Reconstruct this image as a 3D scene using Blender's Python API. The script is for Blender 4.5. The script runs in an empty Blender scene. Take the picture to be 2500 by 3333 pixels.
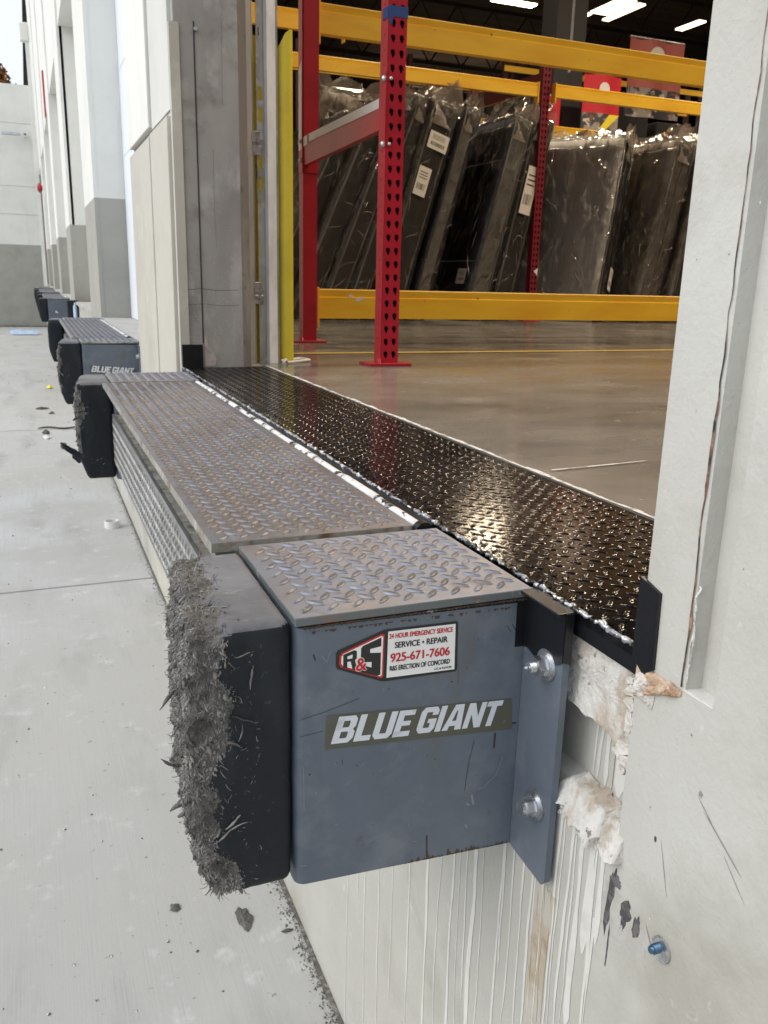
import bpy, bmesh, math, random
from mathutils import Vector, Matrix, noise
random.seed(7)
R = math.radians
sc = bpy.context.scene

# ------------------------------------------------------------------ camera
cam = bpy.data.objects.new("camera", bpy.data.cameras.new("camera"))
sc.collection.objects.link(cam); sc.camera = cam
rx = Vector((.92597, -.37679, .02456)); dn = Vector((-.07753, -.25341, -.96425)); fw = Vector((.36954, .89096, -.26386))
M4 = Matrix(((rx.x, -dn.x, -fw.x, 0), (rx.y, -dn.y, -fw.y, 0), (rx.z, -dn.z, -fw.z, .336), (0, 0, 0, 1)))
cam.matrix_world = M4
cam.data.sensor_fit = 'HORIZONTAL'; cam.data.sensor_width = 36; cam.data.lens = 39.566
cam.data.clip_start = .02; cam.data.clip_end = 500
cam.data.dof.use_dof = True; cam.data.dof.focus_distance = 1.0; cam.data.dof.aperture_fstop = 26

# ------------------------------------------------------------------ light
SUN_EL, SUN_AZ = 42, -88
w = bpy.data.worlds.new("World"); sc.world = w; w.use_nodes = True
nt = w.node_tree; nt.nodes.clear()
sky = nt.nodes.new('ShaderNodeTexSky'); sky.sky_type = 'NISHITA'; sky.sun_disc = False
sky.sun_elevation = R(SUN_EL); sky.sun_rotation = R(SUN_AZ); sky.air_density = 1.0; sky.dust_density = 5; sky.ozone_density = 1.0
hsv = nt.nodes.new('ShaderNodeHueSaturation'); hsv.inputs['Saturation'].default_value = .38
bg = nt.nodes.new('ShaderNodeBackground'); bg.inputs[1].default_value = .15
out = nt.nodes.new('ShaderNodeOutputWorld')
veil = nt.nodes.new('ShaderNodeMix'); veil.data_type = 'RGBA'; veil.inputs[0].default_value = .55; veil.inputs[7].default_value = (6.2, 6.75, 7.5, 1)   # thin bright evening overcast
nt.links.new(sky.outputs[0], hsv.inputs['Color']); nt.links.new(hsv.outputs[0], veil.inputs[6]); nt.links.new(veil.outputs[2], bg.inputs[0]); nt.links.new(bg.outputs[0], out.inputs[0])
sun = bpy.data.objects.new("sun", bpy.data.lights.new("sun", 'SUN')); sc.collection.objects.link(sun)
sun.data.energy = .5; sun.data.angle = R(60); sun.data.color = (1, .95, .88)
sd = Vector((math.sin(R(SUN_AZ)) * math.cos(R(SUN_EL)), math.cos(R(SUN_AZ)) * math.cos(R(SUN_EL)), math.sin(R(SUN_EL))))
sun.rotation_euler = sd.to_track_quat('Z', 'Y').to_euler()
sc.view_settings.view_transform = 'Standard'; sc.view_settings.look = 'None'
sc.view_settings.exposure = .44; sc.view_settings.gamma = 1
sc.cycles.use_denoising = True
sc.cycles.max_bounces = 8; sc.cycles.transparent_max_bounces = 16; sc.cycles.caustics_reflective = False; sc.cycles.caustics_refractive = False
sc.cycles.sample_clamp_indirect = 6

# ------------------------------------------------------------------ helpers
ORG = {}
def wpos(o): return ORG.get(o.name, Vector((0, 0, 0)))
def tag(o, label=None, cat=None, group=None, kind=None):
    if label: o['label'] = label
    if cat: o['category'] = cat
    if group: o['group'] = group
    if kind: o['kind'] = kind
    return o
def thing(name, label, cat, loc=(0, 0, 0), group=None):
    o = bpy.data.objects.new(name, None); sc.collection.objects.link(o); o.location = loc; o.empty_display_size = .05
    ORG[o.name] = Vector(loc)
    return tag(o, label, cat, group)
def obj(name, bm, m, parent=None, smooth=False, autos=None):
    """world-space bmesh -> ONE mesh object (coordinates relative to its parent)"""
    me = bpy.data.meshes.new(name)
    org = wpos(parent) if parent else Vector((0, 0, 0))
    bmesh.ops.translate(bm, verts=bm.verts, vec=-org)
    bm.normal_update(); bm.to_mesh(me); bm.free()
    for mm in (m if isinstance(m, (list, tuple)) else [m]): me.materials.append(mm)
    o = bpy.data.objects.new(name, me); sc.collection.objects.link(o)
    ORG[o.name] = org
    if parent: o.parent = parent
    if smooth or autos:
        me.shade_smooth()
        if autos:
            me.set_sharp_from_angle(angle=R(autos))
    return o
def struct(name, bm, m, smooth=False): return tag(obj(name, bm, m, None, smooth), kind='structure')
def copy_tree(o, parent=None, loc=None):
    c = o.copy(); sc.collection.objects.link(c); c.parent = parent
    if loc is not None: c.location = loc
    ORG[c.name] = Vector(c.location)
    for ch in list(o.children): copy_tree(ch, c)
    return c
def NB(): return bmesh.new()
def box(bm, x0, x1, y0, y1, z0, z1, bev=0, mi=0, seg=2):
    r = bmesh.ops.create_cube(bm, size=1)
    vs = r['verts']
    for v in vs: v.co = Vector((x0 + (v.co.x + .5) * (x1 - x0), y0 + (v.co.y + .5) * (y1 - y0), z0 + (v.co.z + .5) * (z1 - z0)))
    fs = set(f for v in vs for f in v.link_faces)
    for f in fs: f.material_index = mi
    if bev:
        es = list(set(e for v in vs for e in v.link_edges))
        rr = bmesh.ops.bevel(bm, geom=es, offset=bev, segments=seg, profile=.5, affect='EDGES')
        for f in rr['faces']: f.material_index = mi
    return vs
def quad(bm, pts, mi=0):
    f = bm.faces.new([bm.verts.new(p) for p in pts]); f.material_index = mi; return f
def prism(bm, pts, d, mi=0):
    """closed polygon pts (3D, planar) extruded by vector d"""
    d = Vector(d); a = [bm.verts.new(Vector(p)) for p in pts]; b = [bm.verts.new(Vector(p) + d) for p in pts]
    n = len(a); fs = [bm.faces.new(a[::-1]), bm.faces.new(b)]
    for i in range(n): fs.append(bm.faces.new((a[i], a[(i + 1) % n], b[(i + 1) % n], b[i])))
    for f in fs: f.material_index = mi
    bmesh.ops.recalc_face_normals(bm, faces=fs)
def tube(bm, pts, rad, seg=8, mi=0, cap=True):
    pts = [Vector(p) for p in pts]; rs = rad if isinstance(rad, (list, tuple)) else [rad] * len(pts)
    rings = []
    up = Vector((0, 0, 1))
    for i, p in enumerate(pts):
        t = (pts[min(i + 1, len(pts) - 1)] - pts[max(i - 1, 0)]).normalized()
        if abs(t.dot(up)) > .95: up = Vector((1, 0, 0)) if abs(t.x) < .9 else Vector((0, 1, 0))
        a = t.cross(up).normalized(); b = t.cross(a)
        rings.append([bm.verts.new(p + (a * math.cos(k * math.tau / seg) + b * math.sin(k * math.tau / seg)) * rs[i]) for k in range(seg)])
    for r0, r1 in zip(rings, rings[1:]):
        for k in range(seg):
            f = bm.faces.new((r0[k], r0[(k + 1) % seg], r1[(k + 1) % seg], r1[k])); f.material_index = mi; f.smooth = True
    if cap:
        for r in (rings[0], rings[-1]):
            f = bm.faces.new(r); f.material_index = mi
def cyl(bm, p0, p1, r, seg=16, mi=0): tube(bm, [p0, p1], r, seg, mi)
def fill2d(outers, ext=0.0):
    """outers: list of 2-D loops (holes allowed) -> filled mesh data in XY, thickness 2*ext"""
    cu = bpy.data.curves.new('tmp', 'CURVE'); cu.dimensions = '2D'; cu.fill_mode = 'BOTH'; cu.extrude = ext
    for lp in outers:
        s = cu.splines.new('POLY'); s.points.add(len(lp) - 1); s.use_cyclic_u = True
        for i, (x, y) in enumerate(lp): s.points[i].co = (x, y, 0, 1)
    o = bpy.data.objects.new('tmp', cu); sc.collection.objects.link(o)
    dg = bpy.context.evaluated_depsgraph_get(); dg.update()
    me = bpy.data.meshes.new_from_object(o.evaluated_get(dg))
    bpy.data.objects.remove(o); bpy.data.curves.remove(cu)
    return me
def text2d(body, off=.0, shear=0, space=1.0):
    cu = bpy.data.curves.new('tmp', 'FONT'); cu.body = body; cu.offset = off; cu.shear = shear; cu.space_character = space; cu.fill_mode = 'BOTH'
    o = bpy.data.objects.new('tmp', cu); sc.collection.objects.link(o)
    dg = bpy.context.evaluated_depsgraph_get(); dg.update()
    me = bpy.data.meshes.new_from_object(o.evaluated_get(dg))
    bpy.data.objects.remove(o); bpy.data.curves.remove(cu)
    return me
def add_me(bm, me, mat4, mi=0):
    n0 = len(bm.faces); me.transform(mat4); bm.from_mesh(me); bm.faces.ensure_lookup_table()
    for f in bm.faces[n0:]: f.material_index = mi
    bpy.data.meshes.remove(me)
def fit(me, x0, x1, y0, y1):
    """scale a flat mesh to fill a box in its own plane"""
    xs = [v.co.x for v in me.vertices]; ys = [v.co.y for v in me.vertices]
    sx = (x1 - x0) / (max(xs) - min(xs)); sy = (y1 - y0) / (max(ys) - min(ys))
    for v in me.vertices: v.co.x = x0 + (v.co.x - min(xs)) * sx; v.co.y = y0 + (v.co.y - min(ys)) * sy
    return me
def frame2(o, u, v, n):
    """matrix sending local x,y,z to u,v,n at o"""
    m = Matrix.Identity(4)
    for i in range(3): m[i][0] = u[i]; m[i][1] = v[i]; m[i][2] = n[i]; m[i][3] = o[i]
    return m
def fbm(p, sc_, o=4): return noise.fractal(Vector(p) * sc_, 1.0, 2.0, o)
def rndv(s): return Vector((random.uniform(-s, s), random.uniform(-s, s), random.uniform(-s, s)))

# ------------------------------------------------------------------ materials
def mat(name, col, rough=.6, metal=0, var=(), bump=(), rvar=None, spec=.5, coat=0):
    """var: (colour, scale(3) or number, lo, hi[, detail]) noise layers over col; bump: (scale, strength, distance[, detail])"""
    m = bpy.data.materials.new(name); m.use_nodes = True; t = m.node_tree; p = t.nodes['Principled BSDF']
    p.inputs['Roughness'].default_value = rough; p.inputs['Metallic'].default_value = metal
    p.inputs['Specular IOR Level'].default_value = spec; p.inputs['Coat Weight'].default_value = coat
    p.inputs['Base Color'].default_value = (*col, 1)
    tc = t.nodes.new('ShaderNodeTexCoord')
    def nz(s, det=4, ro=.6, seed=0):
        mp = t.nodes.new('ShaderNodeMapping'); s = s if isinstance(s, (tuple, list)) else (s, s, s)
        mp.inputs['Scale'].default_value = s; mp.inputs['Location'].default_value = (seed * 7.3, seed * 3.1, seed)
        n = t.nodes.new('ShaderNodeTexNoise'); n.inputs['Scale'].default_value = 1; n.inputs['Detail'].default_value = det; n.inputs['Roughness'].default_value = ro
        t.links.new(tc.outputs['Object'], mp.inputs[0]); t.links.new(mp.outputs[0], n.inputs['Vector']); return n.outputs['Fac']
    def ramp(src, lo, hi):
        r = t.nodes.new('ShaderNodeMapRange'); r.inputs['From Min'].default_value = lo; r.inputs['From Max'].default_value = hi
        t.links.new(src, r.inputs['Value']); return r.outputs[0]
    cur = None
    for i, v in enumerate(var):
        mx = t.nodes.new('ShaderNodeMix'); mx.data_type = 'RGBA'
        if cur is None: mx.inputs[6].default_value = (*col, 1)
        else: t.links.new(cur, mx.inputs[6])
        mx.inputs[7].default_value = (*v[0], 1)
        t.links.new(ramp(nz(v[1], v[4] if len(v) > 4 else 4, seed=i + 1), v[2], v[3]), mx.inputs[0]); cur = mx.outputs[2]
    if cur is not None: t.links.new(cur, p.inputs['Base Color'])
    if rvar:
        r = t.nodes.new('ShaderNodeMapRange'); r.inputs['From Min'].default_value = .3; r.inputs['From Max'].default_value = .7
        r.inputs['To Min'].default_value = rvar[1]; r.inputs['To Max'].default_value = rvar[2]
        t.links.new(nz(rvar[0], 5, seed=9), r.inputs['Value']); t.links.new(r.outputs[0], p.inputs['Roughness'])
    last = None
    for i, b in enumerate(bump):
        bn = t.nodes.new('ShaderNodeBump'); bn.inputs['Strength'].default_value = b[1]; bn.inputs['Distance'].default_value = b[2]
        t.links.new(nz(b[0], b[3] if len(b) > 3 else 4, seed=20 + i), bn.inputs['Height'])
        if last: t.links.new(last, bn.inputs['Normal'])
        last = bn.outputs[0]
    if last: t.links.new(last, p.inputs['Normal'])
    return m
def emit(name, col, s):
    m = bpy.data.materials.new(name); m.use_nodes = True; t = m.node_tree; t.nodes.clear()
    e = t.nodes.new('ShaderNodeEmission'); e.inputs[0].default_value = (*col, 1); e.inputs[1].default_value = s
    o = t.nodes.new('ShaderNodeOutputMaterial'); t.links.new(e.outputs[0], o.inputs[0]); return m
def film(name, tint, dens, bs, rough=.12, gl=.3):
    """clear crinkled plastic film: transparent + a little diffuse + gloss"""
    m = bpy.data.materials.new(name); m.use_nodes = True; t = m.node_tree; t.nodes.clear()
    o = t.nodes.new('ShaderNodeOutputMaterial'); tr = t.nodes.new('ShaderNodeBsdfTransparent'); tr.inputs[0].default_value = (.95, .95, .93, 1)
    df = t.nodes.new('ShaderNodeBsdfDiffuse'); df.inputs[0].default_value = (*tint, 1)
    g = t.nodes.new('ShaderNodeBsdfGlossy'); g.inputs['Roughness'].default_value = rough; g.inputs[0].default_value = (.9, .9, .9, 1)
    a = t.nodes.new('ShaderNodeMixShader'); a.inputs[0].default_value = dens; b = t.nodes.new('ShaderNodeMixShader')
    tc = t.nodes.new('ShaderNodeTexCoord'); mp = t.nodes.new('ShaderNodeMapping'); mp.inputs['Scale'].default_value = bs
    n = t.nodes.new('ShaderNodeTexNoise'); n.inputs['Scale'].default_value = 1; n.inputs['Detail'].default_value = 3; n.inputs['Distortion'].default_value = 1.5
    bn = t.nodes.new('ShaderNodeBump'); bn.inputs['Strength'].default_value = 1; bn.inputs['Distance'].default_value = .035
    fr = t.nodes.new('ShaderNodeLayerWeight'); fr.inputs[0].default_value = gl
    t.links.new(tc.outputs['Object'], mp.inputs[0]); t.links.new(mp.outputs[0], n.inputs['Vector']); t.links.new(n.outputs[0], bn.inputs['Height'])
    t.links.new(bn.outputs[0], g.inputs['Normal']); t.links.new(bn.outputs[0], fr.inputs['Normal'])
    t.links.new(tr.outputs[0], a.inputs[1]); t.links.new(df.outputs[0], a.inputs[2])
    t.links.new(fr.outputs['Fresnel'], b.inputs[0]); t.links.new(a.outputs[0], b.inputs[1]); t.links.new(g.outputs[0], b.inputs[2]); t.links.new(b.outputs[0], o.inputs[0])
    return m

m_ground = mat('yard concrete', (.49, .50, .495), .85, var=[((.42, .42, .40), 1.3, .40, .62, 6), ((.44, .43, .40), .35, .45, .6, 5), ((.33, .33, .31), (4, 1.1, 5), .53, .74, 7), ((.56, .56, .55), 9, .6, .75), ((.42, .42, .41), (160, 3, 3), .5, .75, 2), ((.2, .2, .19), 42, .68, .76, 3)],
               bump=[((220, 4, 4), .25, .002, 2), (60, .3, .002)])
m_cream = mat('cream painted wall', (.50, .48, .42), .75, var=[((.44, .42, .365), 2.2, .45, .68), ((.55, .53, .47), 7, .58, .72)], bump=[(60, .12, .002)])
m_cream_near = mat('near cream wall paint', (.44, .432, .39), .62, var=[((.50, .498, .465), 2.2, .40, .62, 6), ((.36, .35, .305), 5, .50, .72, 7), ((.30, .29, .26), 26, .70, .80, 5), ((.60, .60, .57), 17, .68, .78)],
                   bump=[(30, .3, .004), (170, .45, .002)])
m_white = mat('white painted wall', (.74, .74, .70), .7, var=[((.67, .67, .63), 1.7, .45, .7), ((.64, .64, .61), (9, 9, .8), .62, .85)], bump=[(50, .1, .002)])
m_greyband = mat('grey band paint', (.36, .355, .315), .75, var=[((.31, .305, .27), 3, .4, .7)], bump=[(50, .1, .002)])
m_conc = mat('bare grey concrete', (.35, .338, .318), .8, var=[((.25, .24, .225), (3, 3, 1.2), .38, .62, 6), ((.42, .41, .39), (9, 9, 5), .52, .70, 6), ((.20, .185, .17), (7, 7, 9), .56, .74, 8), ((.36, .27, .21), (4, 4, 2.2), .60, .75, 5), ((.5, .49, .46), 95, .71, .76)],
             bump=[(26, .3, .004), (150, .3, .001)])
m_dockconc = mat('dock floor edge concrete', (.42, .41, .38), .85, var=[((.33, .32, .3), 6, .4, .7)])
m_floor = mat('warehouse polished concrete', (.165, .148, .122), .22, var=[((.23, .215, .195), (.8, 1.1, 1), .35, .70, 6), ((.12, .105, .085), (1.3, 1.9, 1), .45, .80, 6), ((.38, .36, .33), 22, .66, .8), ((.5, .48, .45), 170, .73, .77)], rvar=((3, 5, 1), .11, .30), bump=[(70, .06, .0004)])
m_chip = mat('chipped raw concrete', (.56, .53, .48), .9, var=[((.66, .65, .62), 12, .45, .6), ((.38, .34, .28), 30, .52, .66, 6), ((.48, .36, .26), 11, .58, .70), ((.20, .18, .16), 70, .64, .71)],
             bump=[(45, .8, .006, 8), (160, .5, .002, 6)])
m_rustconc = mat('rust stained broken concrete', (.50, .36, .25), .95, var=[((.62, .52, .42), 22, .45, .6), ((.30, .17, .10), 35, .55, .68)], bump=[(70, 1, .006, 8)])
m_drip = mat('white paint drip', (.64, .64, .61), .5, var=[((.56, .555, .52), 30, .5, .7)])
m_blue = mat('blue grey painted steel', (.110, .132, .165), .42, var=[((.088, .109, .140), 6, .40, .64, 6), ((.145, .162, .188), 13, .54, .70, 6), ((.105, .108, .108), (10, 10, 2.5), .56, .72, 6), ((.045, .045, .045), (60, 60, 30), .70, .74, 6), ((.10, .068, .042), 24, .685, .76, 6)], rvar=(14, .34, .58), bump=[(220, .12, .0006), (9, .2, .002)])
m_plate = mat('worn grey tread plate', (.17, .175, .20), .40, .4, var=[((.16, .148, .15), 7, .42, .60), ((.115, .10, .095), 22, .56, .72), ((.25, .26, .29), 42, .58, .74)], rvar=(45, .30, .46), bump=[(300, .25, .0005)])
m_platetop = mat('worn tread lozenge', (.088, .080, .080), .60, 0, var=[((.11, .098, .092), 14, .45, .62), ((.20, .20, .22), 70, .58, .7)], rvar=(90, .42, .68))
m_plateblue = mat('blue grey tread plate', (.20, .215, .26), .40, .4, var=[((.20, .19, .20), 9, .45, .62), ((.24, .25, .28), 42, .58, .74), ((.14, .14, .15), 25, .6, .74)], rvar=(40, .3, .52), bump=[(300, .25, .0005)])
m_apron = mat('bare tread plate', (.30, .305, .30), .38, .6, var=[((.22, .218, .21), 9, .45, .65), ((.22, .215, .2), 30, .56, .7)], rvar=(40, .28, .5))
m_aprontop = mat('bright tread lozenge', (.50, .50, .49), .28, .75, var=[((.18, .17, .16), 40, .5, .65)])
m_black = mat('wet black paint', (.005, .005, .006), .12, spec=.38, rvar=(22, .09, .17), bump=[(40, .10, .0012), (260, .2, .0003, 6)])
m_blackmatt = mat('fresh black paint', (.005, .006, .008), .34, bump=[(60, .3, .001), (200, .3, .0006)])
m_weld = mat('bright weld bead', (.42, .44, .47), .28, .7, var=[((.03, .03, .03), 60, .47, .53), ((.7, .7, .72), 120, .55, .62)])
m_edge = mat('dirty plate edge', (.30, .29, .255), .55, .2, var=[((.42, .42, .39), 18, .5, .62), ((.17, .10, .055), 24, .56, .68), ((.10, .095, .085), 40, .55, .7)], bump=[(90, .5, .002)])
m_rust = mat('rust', (.085, .052, .032), .85, var=[((.05, .042, .032), 40, .45, .6), ((.30, .27, .23), 60, .62, .7)], bump=[(120, .7, .002)])
m_hinge = mat('chipped white hinge paint', (.66, .67, .68), .45, var=[((.02, .02, .02), 26, .545, .56, 5), ((.62, .62, .60), 60, .55, .7)], bump=[(80, .3, .001)])
m_rubber = mat('black bumper rubber', (.009, .012, .016), .6, spec=.3, var=[((.018, .022, .026), (18, 18, 8), .5, .72), ((.06, .062, .06), 95, .66, .74, 5)], bump=[(70, .4, .002), (260, .5, .001)])
m_rubtop = mat('dusty rubber top', (.16, .165, .18), .7, var=[((.10, .104, .115), 9, .42, .65, 6), ((.26, .26, .255), (30, 90, 90), .60, .72, 5)], bump=[((40, 160, 160), .5, .0015, 5)])
m_fray = mat('shredded rubber', (.26, .25, .235), .95, var=[((.075, .072, .068), 26, .42, .60), ((.27, .26, .245), 85, .56, .70)])
m_fraydark = mat('dark shredded rubber', (.105, .10, .094), .95, var=[((.15, .142, .13), 30, .45, .65)], bump=[(120, 1, .006, 6)])
m_zinc = mat('zinc plated steel', (.62, .64, .66), .28, .95, var=[((.42, .43, .44), 60, .5, .65)], rvar=(80, .2, .42))
m_galv = mat('galvanised steel', (.50, .53, .55), .42, .55, var=[((.38, .40, .41), (10, 10, 3), .45, .62), ((.60, .63, .66), 24, .56, .7), ((.24, .22, .2), 9, .68, .76)], rvar=(20, .3, .5))
m_steelpale = mat('pale painted track', (.46, .49, .50), .4, .3, var=[((.36, .38, .39), (12, 12, 2), .45, .65)])
m_guard = mat('yellow guard paint', (.80, .66, .05), .38, var=[((.70, .56, .04), 6, .5, .7), ((.14, .13, .1), (30, 30, 6), .70, .75)])
m_beam = mat('amber beam paint', (.88, .54, .035), .42, var=[((.80, .43, .025), (2, 2, 9), .42, .68), ((.12, .08, .03), (28, 28, 16), .71, .75)])
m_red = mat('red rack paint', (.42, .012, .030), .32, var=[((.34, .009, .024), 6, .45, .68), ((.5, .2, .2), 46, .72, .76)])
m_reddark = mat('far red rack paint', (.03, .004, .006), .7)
m_redfar = mat('shaded red rack paint', (.17, .008, .02), .4)  # copy of the rack red with shade put into the colour
m_redin = mat('rack hollow shade', (.012, .004, .004), .8)
m_tape = mat('white reflective tape', (.72, .68, .68), .4, var=[((.4, .25, .26), 14, .62, .74)])
m_bluetape = mat('blue masking tape', (.02, .055, .20), .6)
m_navy = mat('navy mattress fabric', (.022, .028, .062), .8, var=[((.035, .036, .055), 9, .45, .65)], bump=[(90, .3, .003)])
m_blackfab = mat('black mattress fabric', (.020, .020, .026), .75, var=[((.03, .027, .028), 12, .45, .65)], bump=[(60, .3, .003)])
m_greyfab = mat('grey quilted fabric', (.34, .35, .345), .85, var=[((.28, .285, .28), (60, 60, 60), .5, .65)], bump=[((30, 30, 90), .6, .006)])
m_taupe = mat('taupe mattress fabric', (.34, .30, .265), .8, var=[((.16, .135, .115), 5, .45, .65)], bump=[(60, .3, .003)])
m_palefab = mat('pale mattress fabric', (.66, .66, .67), .85, var=[((.58, .58, .58), 3, .45, .65)])
m_cord = mat('grey piping', (.26, .25, .24), .7)
m_film = film('clear plastic film', (.36, .35, .35), .045, (11, 7, 4), .09, .34)
m_fold = film('film crease glint', (.62, .57, .53), .42, (20, 20, 20), .1, .5)  # creases paler than the film, wrinkle highlights put into the colour
m_filmbunch = film('bunched plastic film', (.34, .29, .25), .42, (9, 6, 6), .2, .3)
m_label = mat('paper label', (.62, .60, .56), .6)
m_ink = mat('black ink', (.02, .02, .02), .6)
m_sticker = mat('white sticker vinyl', (.80, .80, .78), .35)
m_stblack = mat('black sticker vinyl', (.014, .014, .014), .35)
m_stred = mat('red sticker ink', (.52, .015, .02), .35)
m_bgwhite = mat('logo white vinyl', (.62, .65, .70), .4, var=[((.46, .48, .52), 45, .60, .72, 5)])
m_bgolive = mat('aged olive decal backing', (.085, .085, .062), .55, var=[((.12, .105, .06), 30, .60, .7), ((.09, .095, .10), 14, .56, .7)])
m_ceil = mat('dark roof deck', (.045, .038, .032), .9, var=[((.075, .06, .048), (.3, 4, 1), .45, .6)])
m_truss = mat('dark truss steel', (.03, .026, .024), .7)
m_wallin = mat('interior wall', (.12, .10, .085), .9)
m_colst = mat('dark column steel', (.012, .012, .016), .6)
m_banner = mat('red banner cloth', (.50, .015, .03), .7)
m_bannerpale = mat('faded banner cloth', (.42, .12, .11), .7)
m_photo = mat('banner picture', (.30, .27, .24), .7, var=[((.05, .05, .06), 3.2, .46, .5), ((.55, .52, .47), 5, .56, .6), ((.20, .08, .05), 7, .60, .64)])
m_yel = mat('yellow floor paint', (.62, .42, .06), .5, var=[((.30, .24, .15), 12, .60, .72)])
m_dust = mat('white dust', (.60, .60, .59), .9, var=[((.30, .29, .27), 40, .52, .6)])
m_dirt = mat('dark dirt', (.13, .12, .105), .95, var=[((.25, .24, .22), 60, .5, .62), ((.06, .055, .05), 35, .6, .7)], bump=[(90, 1, .006)])
m_leaf = [mat('sunlit autumn leaf', (.42, .17, .03), .7), mat('green brown leaf', (.22, .13, .03), .7), mat('dark leaf', (.14, .06, .018), .7)]  # orange of low sunlight is mixed into the leaf colours
m_bark = mat('bark', (.09, .06, .04), .9)
m_redpaint = mat('dark red steel', (.12, .012, .015), .5)
m_firered = mat('red alarm paint', (.42, .02, .02), .5)
m_lamp = emit('lamp glow', (1, .80, .50), 14)
m_skyl = emit('skylight glow', (1, .72, .50), 3)
m_lens = mat('lamp housing', (.3, .3, .3), .5)
m_bagblue = mat('pale blue plastic', (.42, .55, .72), .4)
m_olive = mat('olive fruit skin', (.10, .10, .035), .5)
m_twig = mat('dry twig', (.10, .075, .05), .9)
m_paper = mat('scrap paper', (.70, .70, .68), .8)

# ------------------------------------------------------------------ setting
GZ = -1.25; WX = .52
bm = NB(); 
quad(bm, [(-160, -40, GZ), (WX + .02, -40, GZ), (WX + .02, 120, GZ), (-160, 120, GZ)])
quad(bm, [(WX + .02, -40, GZ), (160, -40, GZ), (160, 120, GZ), (WX + .02, 120, GZ)])
struct('ground', bm, m_ground)
# slab joints in the yard: thin dark saw cuts
bm = NB()
for y in (4.47, 9.4, 14.5, 19.6, -.6):
    pts = [(-9 + i * .25, y + .02 * fbm((i * .3, y, 0), 1), GZ + .002) for i in range(39)]
    for a, b in zip(pts, pts[1:]): quad(bm, [a, b, (b[0], b[1] + .012, b[2]), (a[0], a[1] + .012, a[2])])
struct('ground_joint', bm, mat('saw cut', (.26, .26, .25), .9))
# warehouse floor and its edge
bm = NB()
box(bm, .842, 45, -6, 60, -.2, 0)
struct('floor', bm, m_floor)
bm = NB(); quad(bm, [(1.0, 3.80, .003), (9, 3.86, .003), (9, 3.91, .003), (1.0, 3.85, .003)])
struct('floor_line', bm, m_yel)
bm = NB(); quad(bm, [(.88, 1.306, .003), (1.02, 1.318, .003), (1.02, 1.324, .003), (.88, 1.312, .003)]); quad(bm, [(1.02, 1.318, .003), (1.12, 1.33, .003), (1.12, 1.333, .003), (1.02, 1.324, .003)])
struct('floor_scratch', bm, m_dust)

JAMBS = [(.60, None), (3.29, 4.59), (7.22, 8.40), (11.38, 12.45), (15.5, 16.55), (19.6, 20.6), (23.7, 24.7)]
bw = thing('warehouse_building', 'cream and white loading dock wall with concrete door jambs and dark roof', 'building', (WX, 3, GZ))
TOP = 8.6; BAND = .90
def part(name, bm, m, sm=False): return obj(name, bm, m, bw, sm)
# dock face below the doors: main face + recess pocket under every door
def dock_face(y0, y1):
    bm = NB()
    box(bm, WX, .84, y0, y1, GZ - .3, -.222); prism(bm, [(WX, y0, -.222), (WX + .012, y0, -.209), (WX + .033, y0, -.203), (.84, y0, -.203), (.84, y0, -.222)], (0, y1 - y0, 0))
    box(bm, WX + .032, .84, y0, y1, -.205, -.030)     # pocket back, up to the plate angle
    part('dock_face', bm, m_cream_near)
ys = [(.60, 3.29), (4.59, 7.22), (8.40, 11.38), (12.45, 15.5), (16.55, 19.6), (20.6, 23.7), (24.7, 28)]
for a, b in ys: dock_face(a, b)
# near wall panel with a vertical reveal groove (y .50 .. .535, bottom at z -.015)
bm = NB()
JX = .86
prof = [(WX, -6), (WX, .50), (WX + .004, .503), (WX + .016, .512), (WX + .018, .534), (WX + .0015, .5365), (WX, .540), (WX, .60), (JX, .60), (JX, -6)]
prism(bm, [(x, y, -.015) for x, y in prof], (0, 0, 9))
box(bm, WX, JX, -6, .60, GZ - .3, -.015)
part('near_wall_panel', bm, m_cream_near)
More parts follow.
